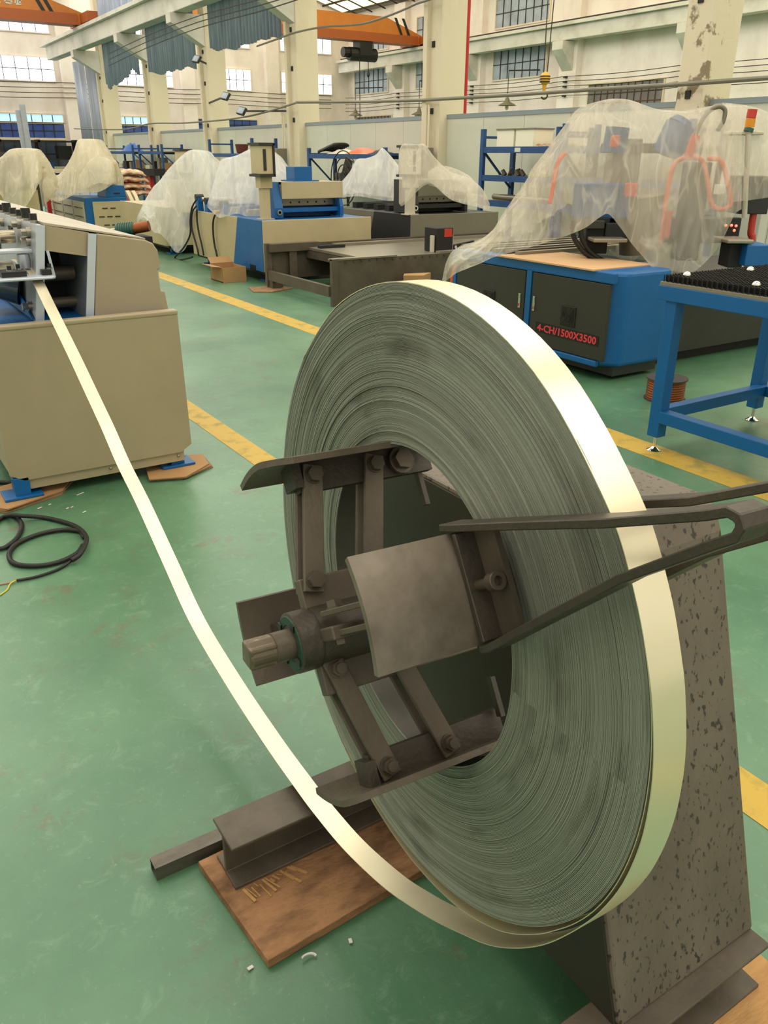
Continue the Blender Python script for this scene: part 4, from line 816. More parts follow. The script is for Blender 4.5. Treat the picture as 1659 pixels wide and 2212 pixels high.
for k, o in enumerate(((0, 0), (18, 3))):
    MB().tube(spline([Q(x+o[0], y+o[1], 6.55) for x, y in ((1240, 475), (1236, 495), (1243, 520), (1262, 545), (1290, 562), (1330, 572))], 8), .02, 8, rf=lambda i: .02 if i % 2 else .017).build('drag_hose', 'rubber', Cb, smooth=True)
boxat('blue_slide', 1590, 1650, 525, 570, .3, 'blue', 6.3); boxat('slide_top', 1555, 1612, 514, 522, .3, 'machined', 6.3); boxat('slide_mount', 1560, 1600, 523, 575, .2, 'blackmat', 6.35)
ct = boxat('control_board', 1560, 1600, 470, 512, .06, 'blackmat', 6.6)
for x, y in ((1568, 487), (1580, 487), (1590, 488), (1586, 498)): MB().ball(Q(x, y, 6.56), .011, 8).build('indicator', 'led', ct)
cover('film_cover', 'huge translucent plastic film draped over the cutting machine head at the right', 'plastic film', D0,
      [(958, 604, 613, .2, 6.2), (970, 562, 602, .25, 6.2), (986, 542, 590, .3, 6.2), (1010, 533, 580, .35, 6.25), (1040, 520, 568, .3, 6.3), (1065, 500, 556, .3, 6.4), (1090, 470, 549, .4, 6.5), (1120, 432, 541, .5, 6.6), (1150, 396, 533, .6, 6.7), (1180, 352, 524, .75), (1210, 315, 514, .85), (1240, 276, 503), (1268, 240, 490), (1295, 220, 470), (1315, 214, 463), (1340, 213, 492), (1365, 217, 527), (1390, 226, 556), (1410, 233, 580), (1430, 237, 604), (1448, 238, 614), (1475, 240, 600), (1505, 240, 583), (1530, 232, 560), (1555, 226, 530), (1572, 226, 495), (1588, 228, 462), (1602, 229, 452)], .62, 'filmthin', .10, 240, 60, 2)
cover('film_cover', 'second clear plastic film hanging over the signal lamp at the right edge', 'plastic film', 7.25,
      [(1560, 222, 440), (1585, 224, 436), (1615, 228, 433), (1650, 238, 428), (1700, 262, 420), (1750, 300, 410)], .45, 'filmthin', .05, 50, 22, 9)
MB().tube(spline([FWD(x, y, 6.3) for x, y in ((985, 570), (980, 583), (976, 598), (975, 612), (976, 640))], 6), .01, 6).build('red_cord', 'orangered', Cb, smooth=True)
P_ = thing('white_post', 'white steel post standing behind the brush table at the right edge', 'post', (5.6, 4.5, .5)); p = AT(1640, 470, 1, 4.5)
bx(p.x-.055, p.x+.055, 4.45, 4.55, .512, 1.17).build('post_tube', 'white', P_, bevel=.004); bx(p.x-.065, p.x+.065, 4.44, 4.56, 1.17, 1.235).build('post_cap', 'offwhite', P_); bx(p.x-.11, p.x+.11, 4.38, 4.62, .5, .512).build('base_plate', 'white', P_)
a = FWD(1625, 515, 7.0)
MB().tube(spline([(a.x, a.y, .5), (a.x, a.y, .7), a, FWD(1622, 500, 7.0), FWD(1632, 440, 7.0), FWD(1640, 420, 7.0), FWD(1665, 418, 7.0)], 5), .028, 8).build('red_upright', 'red', Cb, smooth=True)

# ================================================================== steel bed frame in the middle
B_ = thing('machine_bed', 'unpainted dark steel bed frame with bright guide rails in the middle', 'bed frame', (6, 8.5, 0))
bx(4.34, 8.0, 7.76, 7.80, .0, .475).build('front_plate', 'millsteel', B_); bx(4.33, 4.40, 7.745, 7.80, .0, .49).build('end_post', 'millsteel', B_, bevel=.003)
bx(4.30, 4.37, 9.30, 9.36, .03, .52).build('end_post', 'millsteel', B_, bevel=.003); bx(4.34, 8.0, 9.34, 9.38, .1, .5).build('rear_plate', 'millsteel', B_)
bx(4.31, 4.36, 7.80, 9.30, .10, .21).build('lower_rail', 'millsteel', B_); bx(5.2, 5.26, 7.80, 9.30, .06, .17).build('lower_rail', 'millsteel', B_)
bx(4.85, 7.9, 7.80, 9.34, .42, .455).build('table_plate', 'machined', B_); bx(4.85, 4.89, 7.8, 9.34, .33, .425).build('cross_channel', 'millsteel', B_)
bx(4.33, 5.0, 9.26, 9.36, .42, .515).build('corner_block', 'millsteel', B_, bevel=.003); bx(4.33, 5.15, 7.75, 7.83, .475, .492).build('rail_pad', 'machined', B_)
bx(5.2, 7.9, 9.2, 9.3, .455, .485).build('guide_rail', 'machined', B_); bx(5.75, 7.9, 7.78, 7.86, .475, .495).build('guide_rail', 'machined', B_)
bx(4.32, 4.46, 9.2, 9.36, .0, .1).build('foot', 'millsteel', B_)
for k in range(24): MB().cyl((4.5+k*.1, 7.76, .455), (4.5+k*.1, 7.752, .455), .012, n=8).build('bolt', 'bolt', B_)
for k in range(3): MB().box(4.6, 4.7, 9.0-.0+.28, 9.29, .1, .42).build('rib_plate', 'millsteel', B_) if k == 0 else None
for z, y0, x0 in ((.02, 9.1, 4.15), (.02, 7.9, 4.95)):
    pass
tag(MB().prism([(4.02, 9.1), (4.2, 8.98), (4.55, 9.12), (4.45, 9.45), (4.1, 9.42)], 2, .001, .012).build('cardboard_sheet', 'cardtorn'), 'flat cardboard scrap under the bed frame corner foot', 'cardboard')
t = thing('slide_block', 'black carriage block with red tag standing on the steel bed', 'block', (5.9, 8.0, .455)); a = AT(926, 543, 2, .457); b_ = AT(968, 541, 2, .457)
bx(a.x+.02, b_.x-.0, a.y-.12, a.y+.12, .457, .72).build('block_body', 'blackmat', t, bevel=.006); bx(a.x+.13, b_.x-.02, a.y-.125, a.y-.119, .62, .71).build('red_tag', 'red', t)
for x in (a.x-.01, b_.x+.0): bx(x-.012, x+.018, a.y-.1, a.y-.05, .457, .64).build('end_plate', 'offwhite', t)
t = thing('drilled_bar', 'short black drilled bar beside the block on the steel bed', 'bar', (6.3, 8.0, .457)); MB().prism([(b_.x+.06, .457), (b_.x+.40, .457), (b_.x+.40, .55), (b_.x+.06, .51)], 1, a.y-.02, a.y+.02).build('plate', 'blackmat', t)
for k in range(3): MB().cyl((b_.x+.12+.09*k, a.y-.021, .49), (b_.x+.12+.09*k, a.y-.024, .49), .018, n=12).build('hole_rim', 'white', t)
tag(bx(4.9, 5.25, 9.05, 9.12, .457, .49).build('clamp_bar', 'blackmat', bevel=.004), 'small black clamp bar on the far rear corner of the steel bed', 'bar')
tag(MB().prism([(5.1, 7.55), (5.3, 7.45), (5.5, 7.6), (5.2, 7.68)], 2, .0, .3).build('cardboard_piece', 'card'), 'cardboard flap leaning by the bed frame just over the coil top', 'cardboard')

# ================================================================== machine with blue press (M2) and dark machine (M3)
def press(par, x0, x1, y, z0, z1, fr, pan, inner):
    f_ = MB().prism([(y-.02, z0), (y+.42, z0), (y+.42, z1), (y+.08, z1), (y-.02, z0+.12)], 0, x0, x0+.12).build('press_cheek', fr, par, bevel=.004); MB().prism([(y-.02, z0), (y+.42, z0), (y+.42, z1), (y+.08, z1), (y-.02, z0+.12)], 0, x1-.05, x1).build('press_cheek', fr, par, bevel=.004)
    bx(x0+.12, x1+.005, y+.0, y+.1, z1-.2, z1+.002).build('press_panel', pan, par, bevel=.004); bx(x0+.12, x1-.05, y+.02, y+.42, z1-.03, z1).build('press_top', pan, par)
    bx(x0+.12, x1-.05, y+.24, y+.42, z0, z1-.2).build('press_core', inner, par); bar_ = bx(x0+.12, x1-.05, y+.16, y+.2, z1-.29, z1-.21).build('tool_bar', 'machined', par)
    for k in range(6): MB().cyl((x0+.19+k*.125*(x1-x0), y+.16, z1-.25), (x0+.19+k*.125*(x1-x0), y+.155, z1-.25), .012, n=8).build('tool_hole', 'black', bar_)
    bx(x0+.12, x1-.05, y+.04, y+.16, z1-.36, z1-.31).build('cross_rail', fr, par); MB().lathe([(0, .03), (.012, .035), (.012, .018), (.0, .015)], (x0+.06, y-.03, z0+.07), (0, -1, 0), 16).build('eye_ring', 'chrome', par, smooth='auto')
def rollbase(par, x0, y0, x1, y1, ym, zt_, c1_, c2_, cl):
    bx(x0+.006, x1, y0, y0+.02, .14, zt_).build('front_panel', c2_, par, bevel=.006)
    MB().prism([(y0+.01, .14), (ym+.22, .14), (ym, zt_), (y0+.01, zt_)], 0, x0, x0+.02).build('side_panel', cl, par, bevel=.003)
    MB().prism([(ym+.225, .14), (y1, .14), (y1, zt_), (ym+.005, zt_)], 0, x0, x0+.02).build('side_panel', c1_, par, bevel=.003)
    bx(x0+.01, x1, y0+.01, y1, zt_-.03, zt_-.006).build('deck', cl, par); bx(x0+.06, x1, y0+.06, y1, .1, .7).build('inner_frame', 'black', par); bx(x1-.02, x1, y0+.02, y1, .14, zt_-.006).build('end_panel', c2_, par)
    for x, y in ((x0+.2, y0+.25), (x0+.2, y1-.2), (x1-.2, y0+.25), (x1-.2, y1-.2)): lg = bx(x-.05, x+.05, y-.05, y+.05, .02, .14).build('leg', 'blue', par); bx(x-.1, x+.1, y-.1, y+.1, 0, .02).build('foot_plate', 'blue', lg)
def pedestal(label, x, y, z0, z1, col, frame=True, under=None):
    t = thing('control_pedestal', label, 'control box', (x, y, z0)); zb = z1-.36
    bx(x-.055, x+.055, y-.05, y+.05, z0, zb).build('post', col, t, bevel=.008); bx(x-.08, x+.08, y-.07, y+.07, zb-.14, zb).build('neck', col, t); bx(x-.09, x+.09, y-.08, y+.08, z0, z0+.012).build('post_foot', col, t)
    bx(x-.1, x+.07, y-.14, y+.14, zb+.02, z1-.02).build('box_body', col, t, bevel=.008); bx(x-.12, x+.09, y-.16, y+.16, z1-.02, z1+.01).build('top_frame', 'charcoal2', t); bx(x-.12, x+.09, y-.16, y+.16, zb-.01, zb+.02).build('bottom_frame', 'charcoal2', t); bx(x+.07, x+.09, y-.16, y+.16, zb, z1).build('screen_bezel', 'charcoal2', t)
    bx(x-.06, x-.02, y-.145, y-.139, zb+.06, z1-.06).build('hinge_strip', 'charcoal2', t); return t
M2 = thing('roll_forming_machine', 'beige and blue forming machine with a blue press in mid background', 'machine', (5.2, 10.8, 0))
rollbase(M2, 4.43, 9.66, 6.0, 12.1, 10.4, .75, 'beigelight', 'beigelight', 'blue')
press(M2, 4.74, 5.74, 9.95, .75, 1.175, 'blue', 'beigelight', 'bluedeep')
bx(5.10, 5.35, 10.05, 10.3, 1.18, 1.35).build('motor_box', 'blue', M2, bevel=.006); bx(5.05, 5.42, 10.0, 10.35, 1.175, 1.19).build('motor_base', 'blue', M2)
MB().prism([(9.66+.25, .14), (9.66+.42, .14), (9.66+.42, .2), (9.66+.25, .2)], 0, 4.425, 4.432).build('fork_slot', 'black', M2)
for y, h in ((11.9, .18), (11.55, .15), (11.0, .13)):
    b = bx(4.46, 4.54, y-.05, y+.05, .744, .744+h).build('roller_bracket', 'blue', M2); MB().cyl((4.45, y, .744+h), (4.56, y, .744+h), .045, n=12).build('bearing', 'black', b)
for y in (11.8, 11.66): MB().cyl((4.5, y, .9), (4.9, y, .9), .03, n=12).build('feed_roller', 'nutsteel', M2)
MB().ball((4.62, 11.72, .82), .08, 12).build('white_valve', 'offwhite', M2); bx(4.47, 4.62, 11.2, 11.35, .745, .78).build('yellow_handle', 'yellowhook', M2)
for k in range(5): bx(4.7, 5.4, 10.6+.28*k, 10.72+.28*k, .744, .82+.03*(k % 2)).build('roll_stand', 'bluedeep' if k % 2 else 'beigelight', M2)
pedestal('beige control box with black frame on a post beside the blue press', 4.61, 9.93, .744, 1.61, 'beigelight')
def cable(pts, ax, v, lab, r=.012):
    tag(MB().tube(spline([AT(x, y, ax, v) if len(q) == 2 else None for q in pts for x, y in (q,)], 6), r, 6).build('black_cable', 'rubber', smooth=True), lab, 'cable')
t = thing('black_cables', 'black cables hanging down the beige side of the mid machine', 'cable', (4.4, 11.6, 0))
for pts in (((424, 432), (415, 448), (411, 475), (411, 505), (400, 530), (388, 545), (378, 556), (385, 561), (402, 559), (416, 555)), ((424, 445), (415, 460), (414, 490), (420, 515), (427, 540), (429, 552)), ((425, 452), (426, 480), (430, 505), (436, 530), (440, 552)), ((478, 457), (465, 464), (460, 485), (462, 520), (467, 545), (471, 562))):
    MB().tube(spline([AT(x, y, 0, 4.39) for x, y in pts], 6), .013, 6).build('cable', 'rubber', t, smooth=True)
M3 = thing('roll_forming_machine', 'grey and black forming machine with a black press right of the blue one', 'machine', (7.2, 10.3, 0))
rollbase(M3, 6.45, 9.40, 7.95, 11.6, 10.3, .77, 'grey', 'grey', 'charcoal2'); press(M3, 6.6, 7.55, 9.62, .77, 1.19, 'charcoal2', 'grey', 'black')
pedestal('film wrapped control box on a cream post beside the black press', 6.52, 9.52, .765, 1.60, 'offwhite')
for k in range(4): bx(6.7, 7.4, 10.3+.3*k, 10.42+.3*k, .764, .84).build('roll_stand', 'blackmat', M3)
for x, lab in ((6.1, 'black film wrapped lump lying between the two mid machines'), (6.25, 'black round coupling beside the film wrapped lump')):
    tag(MB().ball((x+.1, 10.4 if x < 6.2 else 9.95, .10 if x < 6.2 else .08), .1 if x < 6.2 else .08, 10).build('black_lump', 'black', smooth=True), lab, 'part')
# films of the mid machines
cover('film_cover', 'white plastic film tent behind the beige control box of the mid machine', 'plastic film', 11.9, [(448, 440, 448), (470, 365, 468), (478, 345, 470), (510, 336, 462), (535, 324, 468), (555, 318, 470), (575, 322, 466), (600, 340, 440), (625, 372, 405), (645, 388, 400)], .5, 'film', .06, 70, 24, 1)
cover('film_cover', 'white plastic film tent with a pointed peak left of the wrapped control box', 'plastic film', 13.2, [(735, 395, 425), (755, 372, 425), (770, 345, 424), (790, 342, 426), (812, 334, 430), (825, 320, 432), (840, 332, 434), (860, 356, 434), (880, 375, 430)], .5, 'film', .06, 60, 22, 3)
cover('film_cover', 'clear plastic film over the wrapped control box sliding onto the black press', 'plastic film', 10.75, [(862, 330, 440), (869, 312, 445), (885, 311, 430), (905, 312, 410), (918, 312, 400), (935, 335, 398), (955, 356, 415), (975, 372, 432), (1000, 380, 440), (1025, 392, 446), (1045, 412, 452), (1058, 440, 456)], .3, 'filmthin', .03, 70, 22, 6)
cover('film_cover', 'clear plastic film over the arched rear housing of the dark machine', 'plastic film', 11.9, [(925, 372, 400), (945, 360, 405), (970, 360, 410), (1000, 372, 415), (1020, 385, 420), (1030, 400, 425)], .3, 'filmthin', .03, 30, 14, 8)
M6 = thing('roll_forming_machine', 'beige forming machine under film left of the hanging cables', 'machine', (5.1, 14.2, 0))
rollbase(M6, 4.43, 13.3, 5.9, 15.6, 13.9, .72, 'beigelight', 'beigelight', 'beigelight'); bx(4.7, 5.3, 13.5, 14.0, .72, 1.1).build('press_block', 'beigelight', M6); bx(4.75, 5.3, 13.28, 13.31, .42, .62).build('dark_opening', 'glassdark', M6); bx(4.72, 5.35, 13.26, 13.31, .64, .68).build('ledge', 'cream', M6)
pedestal('beige control box on a post under film left of the tent', 4.95, 13.6, .72, 1.55, 'beigelight'); bx(5.25, 5.6, 13.6, 13.8, .72, 1.05).build('blue_housing', 'blue', M6)
cover('film_cover', 'white plastic film draped from the far control box down to the floor', 'plastic film', 13.5, [(296, 470, 482), (312, 435, 470), (330, 405, 500), (345, 390, 505), (360, 370, 520), (380, 348, 545), (400, 330, 538), (412, 324, 500), (425, 324, 470), (441, 327, 450), (455, 340, 440), (470, 352, 436), (484, 362, 430)], .5, 'film', .08, 80, 26, 4)
# cardboard box by the blue corner
t = thing('cardboard_box', 'open cardboard box on the floor by the blue machine corner', 'box', (4.5, 10.4, 0))
for a in ((4.36, 4.37, 10.36, 10.76, 0, .19), (4.70, 4.71, 10.40, 10.76, 0, .19), (4.37, 4.70, 10.36, 10.37, 0, .185), (4.37, 4.70, 10.75, 10.76, 0, .19)): pass
yb0 = 10.02
for nm, a in (('wall_side', (4.02, 4.03, yb0, yb0+.4, 0, .18)), ('wall_side', (4.33, 4.34, yb0, yb0+.4, 0, .18)), ('front', (4.02, 4.34, yb0-.005, yb0+.005, 0, .18)), ('back', (4.02, 4.34, yb0+.395, yb0+.405, 0, .2)), ('bottom', (4.02, 4.34, yb0, yb0+.4, .0, .008))): bx(*a).build(nm, 'card', t)
MB().bar((4.02, yb0+.2, .185), (3.9, yb0+.2, .2), .36, .005, side=(0, 1, 0)).build('flap', 'card', t); MB().bar((4.18, yb0+.4, .19), (4.18, yb0+.5, .26), .3, .005, side=(1, 0, 0)).build('flap', 'card', t)

# ================================================================== louvred blue machine and the far left one
M4 = thing('louvred_machine', 'blue machine with beige louvred panels under film at the far left', 'machine', (4.5, 18, 0))
bx(4.12, 4.9, 16.8, 20.5, .1, .72).build('body', 'blue', M4, bevel=.01); MB().prism([(4.5, .72), (4.9, .72), (4.88, .93), (4.55, .93)], 1, 16.8, 17.4).build('raised_corner', 'blue', M4, bevel=.01)
d = bx(4.24, 4.82, 16.77, 16.80, .14, .65).build('front_door', 'beigelight', M4, bevel=.004); bx(4.66, 4.78, 16.795, 16.80, .78, .8).build('handle_slot', 'black', M4)
for r, n in enumerate((2, 3, 2)):
    for k in range(n): x = 4.53+(k-(n-1)/2)*.15; bx(x-.05, x+.05, 16.762, 16.77, .52-.15*r, .54-.15*r).build('louvre', 'darkbrown', d)
for k in range(4):
    y = 16.95+.85*k; p_ = bx(4.10, 4.12, y, y+.78, .12, .64).build('louvre_panel', 'offwhite', M4)
    for r in range(3):
        for q in range(7): bx(4.09, 4.10, y+.07+.095*q, y+.13+.095*q, .2+.16*r, .215+.16*r).build('louvre', 'darkbrown', p_)
bx(4.3, 4.8, 16.9, 17.3, .95, 1.3).build('top_box', 'beigelight', M4); MB().prism([(4.28, 1.0), (4.5, .97), (4.56, 1.1), (4.46, 1.3), (4.25, 1.22)], 1, 16.86, 16.9).build('blue_face', 'blue', M4)
cover('film_cover', 'dusty film peaked high over the louvred blue machine', 'plastic film', 16.9, [(90, 395, 400), (100, 382, 425), (125, 378, 435), (145, 355, 428), (160, 325, 420), (168, 303, 418), (185, 300, 415), (203, 302, 416), (215, 318, 414), (228, 340, 408), (240, 350, 400), (248, 370, 395)], .55, 'filmdust', .07, 80, 26, 11)
cover('film_skirt', 'film gathered round the beige box on the louvred machine', 'plastic film', 16.2, [(168, 385, 405), (180, 365, 410), (195, 345, 402), (215, 338, 395), (235, 345, 398), (247, 365, 392)], .12, 'filmthin', .04, 40, 14, 13)
M5 = thing('dark_machine', 'dark machine with a beige door under film at the left edge', 'machine', (3.0, 17.6, 0))
bx(2.5, 3.38, 17.0, 19.0, .1, 1.0).build('body', 'charcoal2', M5, bevel=.01); bx(3.0, 3.33, 16.97, 17.0, .45, .87).build('door', 'beigelight', M5, bevel=.004); bx(2.45, 2.75, 16.95, 17.3, .4, .85).build('beige_box', 'beigelight', M5); bx(2.6, 3.2, 17.2, 17.8, 1.0, 1.5).build('head', 'charcoal2', M5)
cover('film_cover', 'dusty white film over the dark machine at the left edge', 'plastic film', 15.9, [(-30, 350, 430), (0, 340, 420), (12, 330, 445), (24, 322, 450), (50, 320, 452), (72, 326, 420), (82, 345, 400), (90, 360, 385)], .5, 'filmdust', .08, 50, 22, 15)
t = thing('red_rack', 'red steel rack frame left of the louvred machine', 'rack', (3.6, 19.5, 0))
for x in (3.55, 4.0): bx(x-.04, x+.04, 19.4, 19.5, 0, 1.12).build('post', 'redpipe', t)
bx(3.5, 4.6, 19.35, 19.55, 1.12, 1.18).build('top_board', 'cream', t)
for dx, lab in ((0.12, 'taller galvanised channel leaning upright behind the left film cover'), (-.35, 'shorter galvanised channel leaning upright behind the left film cover')):
    a = FWD(58 if dx > 0 else 50, 345, 24); b_ = FWD(47 if dx > 0 else 39, 226 if dx > 0 else 238, 24)
    tag(MB().bar((a.x+.1, a.y, 0), b_, .14, .1).build('steel_channel', 'galv'), lab, 'steel profile')
# clutter behind the left machines
t = thing('rag_pile', 'pile of stained red and cream rags behind the louvred machine', 'rags', (6.3, 19.5, 0))
for k in range(4):
    vs = []; c_ = FWD(275, 415-14*k, 20.3); mb = MB()
    for i in range(13):
        for j in range(7): a = i/12-.5; b = j/6-.5; vs.append((c_.x+a*(1.0-.12*k), c_.y+b*.7, c_.z+.06*noise.noise(Vector((a*4, b*4, k*5)))+.05-(abs(a)**3+abs(b)**3)*.5))
    for i in range(12):
        for j in range(6): q = i*7+j; fs_ = (q, q+7, q+8, q+1); mb.f.append(fs_)
    mb.v = [Vector(v) for v in vs]; mb.build('rag', 'rag', t, smooth=True, solid=.05)
bx(5.6, 6.9, 19.2, 19.8, 0, .5).build('crate', 'cratewood', t)
t = thing('steel_beam', 'dark steel beam on red trestles behind the machines at left', 'beam', (7.5, 21, 0)); a = FWD(255, 372, 23); b_ = FWD(345, 372, 21.5)
MB().bar(a, b_, .3, .16).build('beam_bar', 'blackmat', t)
for k in (.2, .75): p = a.lerp(b_, k); bx(p.x-.05, p.x+.05, p.y-.2, p.y+.2, 0, p.z-.07).build('trestle', 'redpipe', t)
for k, (x0, x1, lab) in enumerate(((275, 292, 'left one of two cream strips leaning by the rags'), (287, 302, 'right one of two cream strips leaning by the rags'))):
    tag(MB().tube(spline([FWD(x0, 415, 17.8), FWD(x0+8, 430, 17.6), FWD(x1, 455, 17.3), FWD(x1+2, 482, 17.0), Vector((*FWD(x1+2, 490, 16.9).xy, .05))], 5), .05, 4).build('cream_strip', 'cream'), lab, 'strip')
t = thing('electric_motor', 'green electric motor with copper drum on the floor behind the beige machine', 'motor', (3.6, 12, 0)); a = FWD(252, 497, 12.5); b_ = FWD(290, 494, 12.5); c_ = FWD(322, 488, 12.5)
MB().cyl(a, b_, .085, n=20).build('motor_body', 'greenmotor', t, smooth='auto'); fb = MB()
for k in range(7): q = a.lerp(b_, .1+.13*k); fb.cyl(q, q+(b_-a).normalized()*.012, .098, n=20)
tag(fb.build('cooling_fins', 'greenmotor', t), kind='stuff'); MB().cyl(b_, c_, .075, n=20).build('drum', 'copper', t, smooth='auto'); MB().cyl(a, a+(a-b_).normalized()*.08, .03, n=10).build('shaft', 'nutsteel', t)
bx(min(a.x, c_.x)-.0, max(a.x, c_.x), min(a.y, c_.y)-.1, max(a.y, c_.y)+.1, 0, a.z-.08).build('motor_stand', 'blackmat', t)

# ================================================================== racks along the partition
def rack(label, y0, y1, zs, ztop, x0=9.2, x1=9.85, ties=True):
    t = thing('storage_rack', label, 'rack', ((x0+x1)/2, (y0+y1)/2, 0))
    for x in (x0, x1):
        for y in (y0, y1): bx(x-.03, x+.03, y-.04, y+.04, 0, ztop).build('upright', 'rackblue', t)
    for z in zs:
        for x in (x0, x1): bx(x-.025, x+.025, y0, y1, z-.09, z).build('shelf_beam', 'rackblue', t)
        bx(x0+.02, x1-.02, y0, y1, z-.025, z-.005).build('shelf_board', 'grey', t)
    if ties:
        for y in (y0, y1):
            bx(x0, x1, y-.015, y+.015, ztop-.14, ztop-.1).build('tie_bar', 'rackblue', t); MB().bar((x0, y, zs[0]-.05), (x1, y, zs[0]-.65), .03, .03).build('brace', 'rackblue', t)
    return t
RK = rack('blue storage rack with two white bins against the white partition', 9.62, 11.36, (1.62, 1.2, .82), 1.88)
rack('blue storage rack mostly hidden by the big film at the right', 7.3, 9.5, (1.62, 1.2, .82), 1.92)
bx(9.172, 9.178, 10.42, 10.55, 1.545, 1.605).build('shelf_tag', 'white', RK)
for y, lab in ((10.88, 'left one of two white plastic bins on the rack top'), (10.43, 'right one of two white plastic bins on the rack top')):
    t = thing('plastic_bin', lab, 'bin', (9.45, y, 1.62)); z0, z1 = 1.622, 1.86
    for a in ((9.25, 9.27, y-.2, y+.2, z0, z1), (9.63, 9.65, y-.2, y+.2, z0, z1), (9.27, 9.63, y-.2, y-.18, z0, z1), (9.27, 9.63, y+.18, y+.2, z0, z1), (9.27, 9.63, y-.18, y+.18, z0, z0+.015)): bx(*a).build('bin_wall', 'binwhite', t)
    bx(9.235, 9.665, y-.215, y+.215, z1, z1+.02).build('rim', 'grey', t)
tag(bx(9.25, 9.7, 9.75, 10.15, 1.622, 1.66).build('board_stack', 'rag'), 'thin pinkish board stack beside the white bins', 'boards'); tag(bx(9.25, 9.6, 9.9, 10.3, 1.202, 1.235).build('green_tray', 'lime'), 'lime green tray on the middle shelf of the bin rack', 'tray'); tag(bx(9.3, 9.45, 9.95, 10.15, 1.237, 1.29).build('small_box', 'offwhite'), 'small white box on the lime green tray', 'box')
r5 = random.Random(4)
for k in range(5): tag(MB().cyl((9.35+r5.uniform(0, .2), 10.55+.11*k, 1.202), (9.35+r5.uniform(0, .2), 10.6+.11*k, 1.27+r5.uniform(0, .03)), .04, .03, 10).build('metal_part', 'millsteel'), 'small worn metal part on the middle shelf of the bin rack', 'part', 'metal parts on the middle shelf')
tag(MB().cyl((9.35, 9.7, .87), (9.35, 11.2, .87), .045, n=14).build('steel_rod', 'machined', smooth='auto'), 'long bright steel rod on the lowest shelf of the bin rack', 'rod')
tag(MB().tube([(9.4, 10.3+.16*math.cos(i*math.pi/10), 1.01+.16*math.sin(i*math.pi/10)) for i in range(21)], .02, 6).build('cable_ring', 'rubber'), 'black cable ring standing on the lowest shelf of the bin rack', 'cable')
p = FWD(1082, 500, 7.4)
tag(MB().ball((p.x, p.y, .455+.12), .12, 14).build('film_bundle', 'film', smooth=True), 'crumpled film bundle on the bed beyond the blue cabinet', 'plastic film') if False else None
t = rack('blue rack with black hoses and an orange cloth behind the mid machines', 14.3, 17.4, (1.5, .95), 1.62)
t = thing('hose_bundle', 'black hose bundle lying on the rack left of the orange cloth', 'hose', (9.4, 16.9, 1.5))
for k in range(8): MB().tube([(9.42+.2*math.cos(i*math.pi/8)+.02*k, 17.0-.05*k+.08*math.sin(i*math.pi/8), 1.53+.018*k+.05*abs(math.sin(i*math.pi/8))) for i in range(17)], .022, 6).build('hose_turn', 'rubber', t, smooth=True)
def heap(x, y, z, sx, sy, h, name, m, lab, cat, seed=1):
    vs = []; fs = []
    for i in range(11):
        for j in range(9): a = i/10*2-1; b = j/8*2-1; vs.append((x+a*sx, y+b*sy, z+h*max(0, (1-a*a)*(1-b*b))*(1+.5*noise.noise(Vector((a*3+seed, b*3, seed))))))
    for i in range(10):
        for j in range(8): q = i*9+j; fs.append((q, q+9, q+10, q+1))
    n = len(vs); vs += [(v[0], v[1], z) for v in vs]; fs += [tuple(q+n for q in f[::-1]) for f in fs]
    return tag(MB().add(vs, fs).build(name, m, smooth=True), lab, cat)
heap(9.5, 15.6, 1.502, .25, .42, .13, 'orange_cloth', 'orangered', 'orange cloth heaped on the rack behind the mid machines', 'cloth'); heap(9.5, 16.4, 1.502, .25, .4, .09, 'white_sack', 'offwhite', 'white sack beside the black hose bundle', 'sack', 3); heap(9.5, 14.9, 1.502, .2, .3, .08, 'black_bag', 'blackmat', 'black bag right of the orange cloth on the rack', 'bag', 5)
t = thing('floor_fan', 'dark round industrial fan standing in front of the hose rack', 'fan', (8.9, 15.9, 0)); fc = AT(742, 385, 0, 8.9)
mb = MB()
for k in range(4): mb.tube([fc+Vector((0, (.12+.13*k)*math.cos(i*math.pi/14), (.12+.13*k)*math.sin(i*math.pi/14))) for i in range(29)], .012, 5)
tag(mb.build('guard_rings', 'darksteel', t), kind='stuff'); MB().cyl(fc+Vector((-.02, 0, 0)), fc+Vector((.15, 0, 0)), .1, n=14).build('motor', 'blackmat', t); MB().cyl((fc.x+.1, fc.y, 0), fc+Vector((.1, 0, -.1)), .03, n=8).build('stand', 'darksteel', t); MB().cyl((fc.x+.1, fc.y, 0), (fc.x+.1, fc.y, .03), .3, n=18).build('foot', 'darksteel', t)
for k in range(3): a = k*2.094; MB().bar(fc+Vector((.02, 0, 0)), fc+Vector((.02, .42*math.cos(a), .42*math.sin(a))), .2, .01, side=(.3, -math.sin(a), math.cos(a))).build('blade', 'darkbrown', t)
rack('blue rack left of the middle column carrying a red pot', 20.4, 23.2, (1.5, .9), 1.85); tag(MB().lathe([(0, .1), (.02, .14), (.2, .17), (.22, .17)], (9.45, 21.6, 1.502), (0, 0, 1), 16).build('red_pot', 'cratewood', smooth='auto'), 'dark red pot on the rack left of the middle column', 'pot')
rack('blue rack crowded with parts far left of the white tents', 27.2, 29.5, (1.55, 1.0), 1.75); rack('blue rack with a blue bag farthest left along the partition', 30.2, 33.4, (1.55, 1.0), 1.75)
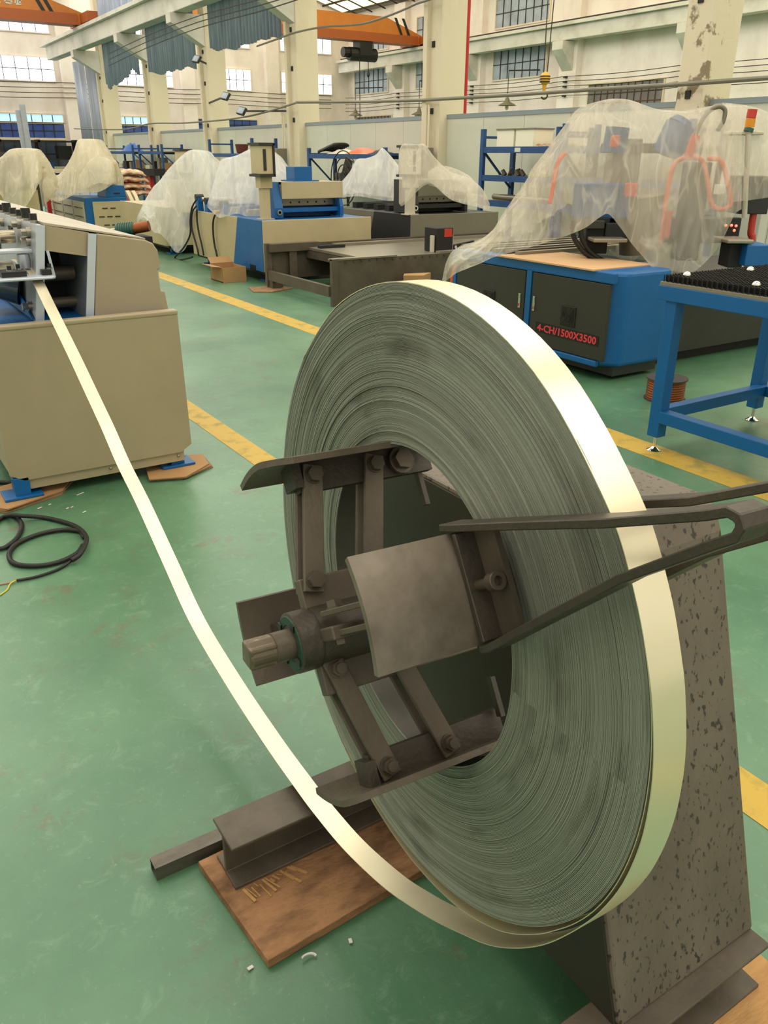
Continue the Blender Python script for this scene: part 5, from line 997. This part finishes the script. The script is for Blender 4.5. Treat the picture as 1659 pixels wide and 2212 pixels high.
heap(9.5, 31.2, 1.552, .3, .5, .25, 'blue_bag', 'bluebag', 'blue bag on top of the farthest left rack', 'bag', 7)
r6 = random.Random(9)
for k in range(9):
    y = (27.35+k*.52 if k < 4 else 30.35+(k-4)*.56); tag(bx(9.3, 9.6, y, y+r6.uniform(.2, .45), 1.002, 1.05+r6.uniform(.05, .35)).build('parts_box', ['card', 'grey', 'darksteel', 'offwhite'][k % 4], bevel=.01), ['brown', 'grey', 'dark', 'white'][k % 4]+' parts box on the '+('nearer' if k < 4 else 'farther')+' of the two far left racks'+(', leftmost of its colour' if k == 8 else ''), 'box', 'parts boxes on the far left racks')
# electrical cabinets on the middle columns
for y, px_, lab in ((COLY[2]-.0, 0, 'grey electrical cabinet fixed on the wide middle column'), (COLY[1]-.35, 1, 'grey electrical cabinet on the pipe clad column')):
    t = thing('electrical_cabinet', lab, 'cabinet', (XC-.2, y, 0)); b = bx(XC-.38, XC-.12, y-.1 if px_ else y+.0, y+.25 if px_ else y+.45, .9, 1.62).build('cabinet_body', 'tank', t, bevel=.01); bx(XC-.39, XC-.38, y-.08 if px_ else y+.03, y+.23 if px_ else y+.42, .93, 1.58).build('door', 'grey', t); bx(XC-.34, XC-.14, y, y+.2, 0, .9).build('plinth', 'charcoal2', t)
    for k in (0, 1): MB().cyl((XC-.15, y+.05+.09*k, 1.6), (XC-.15, y+.05+.09*k, 2.35), .02, n=8).build('riser_pipe', 'whitewash', t)
# dark shelving in front of the end wall at left
t = thing('dark_shelving', 'dark crowded shelving along the end wall under the low windows', 'shelving', (6, 40.5, 0))
for k in range(6): bx(2+k*1.55, 2.1+k*1.55, 40.2, 40.9, 0, 2.0).build('upright', 'darksteel', t)
for z in (.6, 1.2, 1.9): bx(2, 9.8, 40.2, 40.9, z, z+.06).build('shelf', 'darksteel', t)
for k in range(9): bx(2.2+k*.85, 2.2+k*.85+.6, 40.3, 40.85, .66 if k % 2 else 1.26, .66+.45 if k % 2 else 1.26+.5).build('goods', ['blackmat', 'pallet', 'charcoal', 'bluedeep'][k % 4], t)
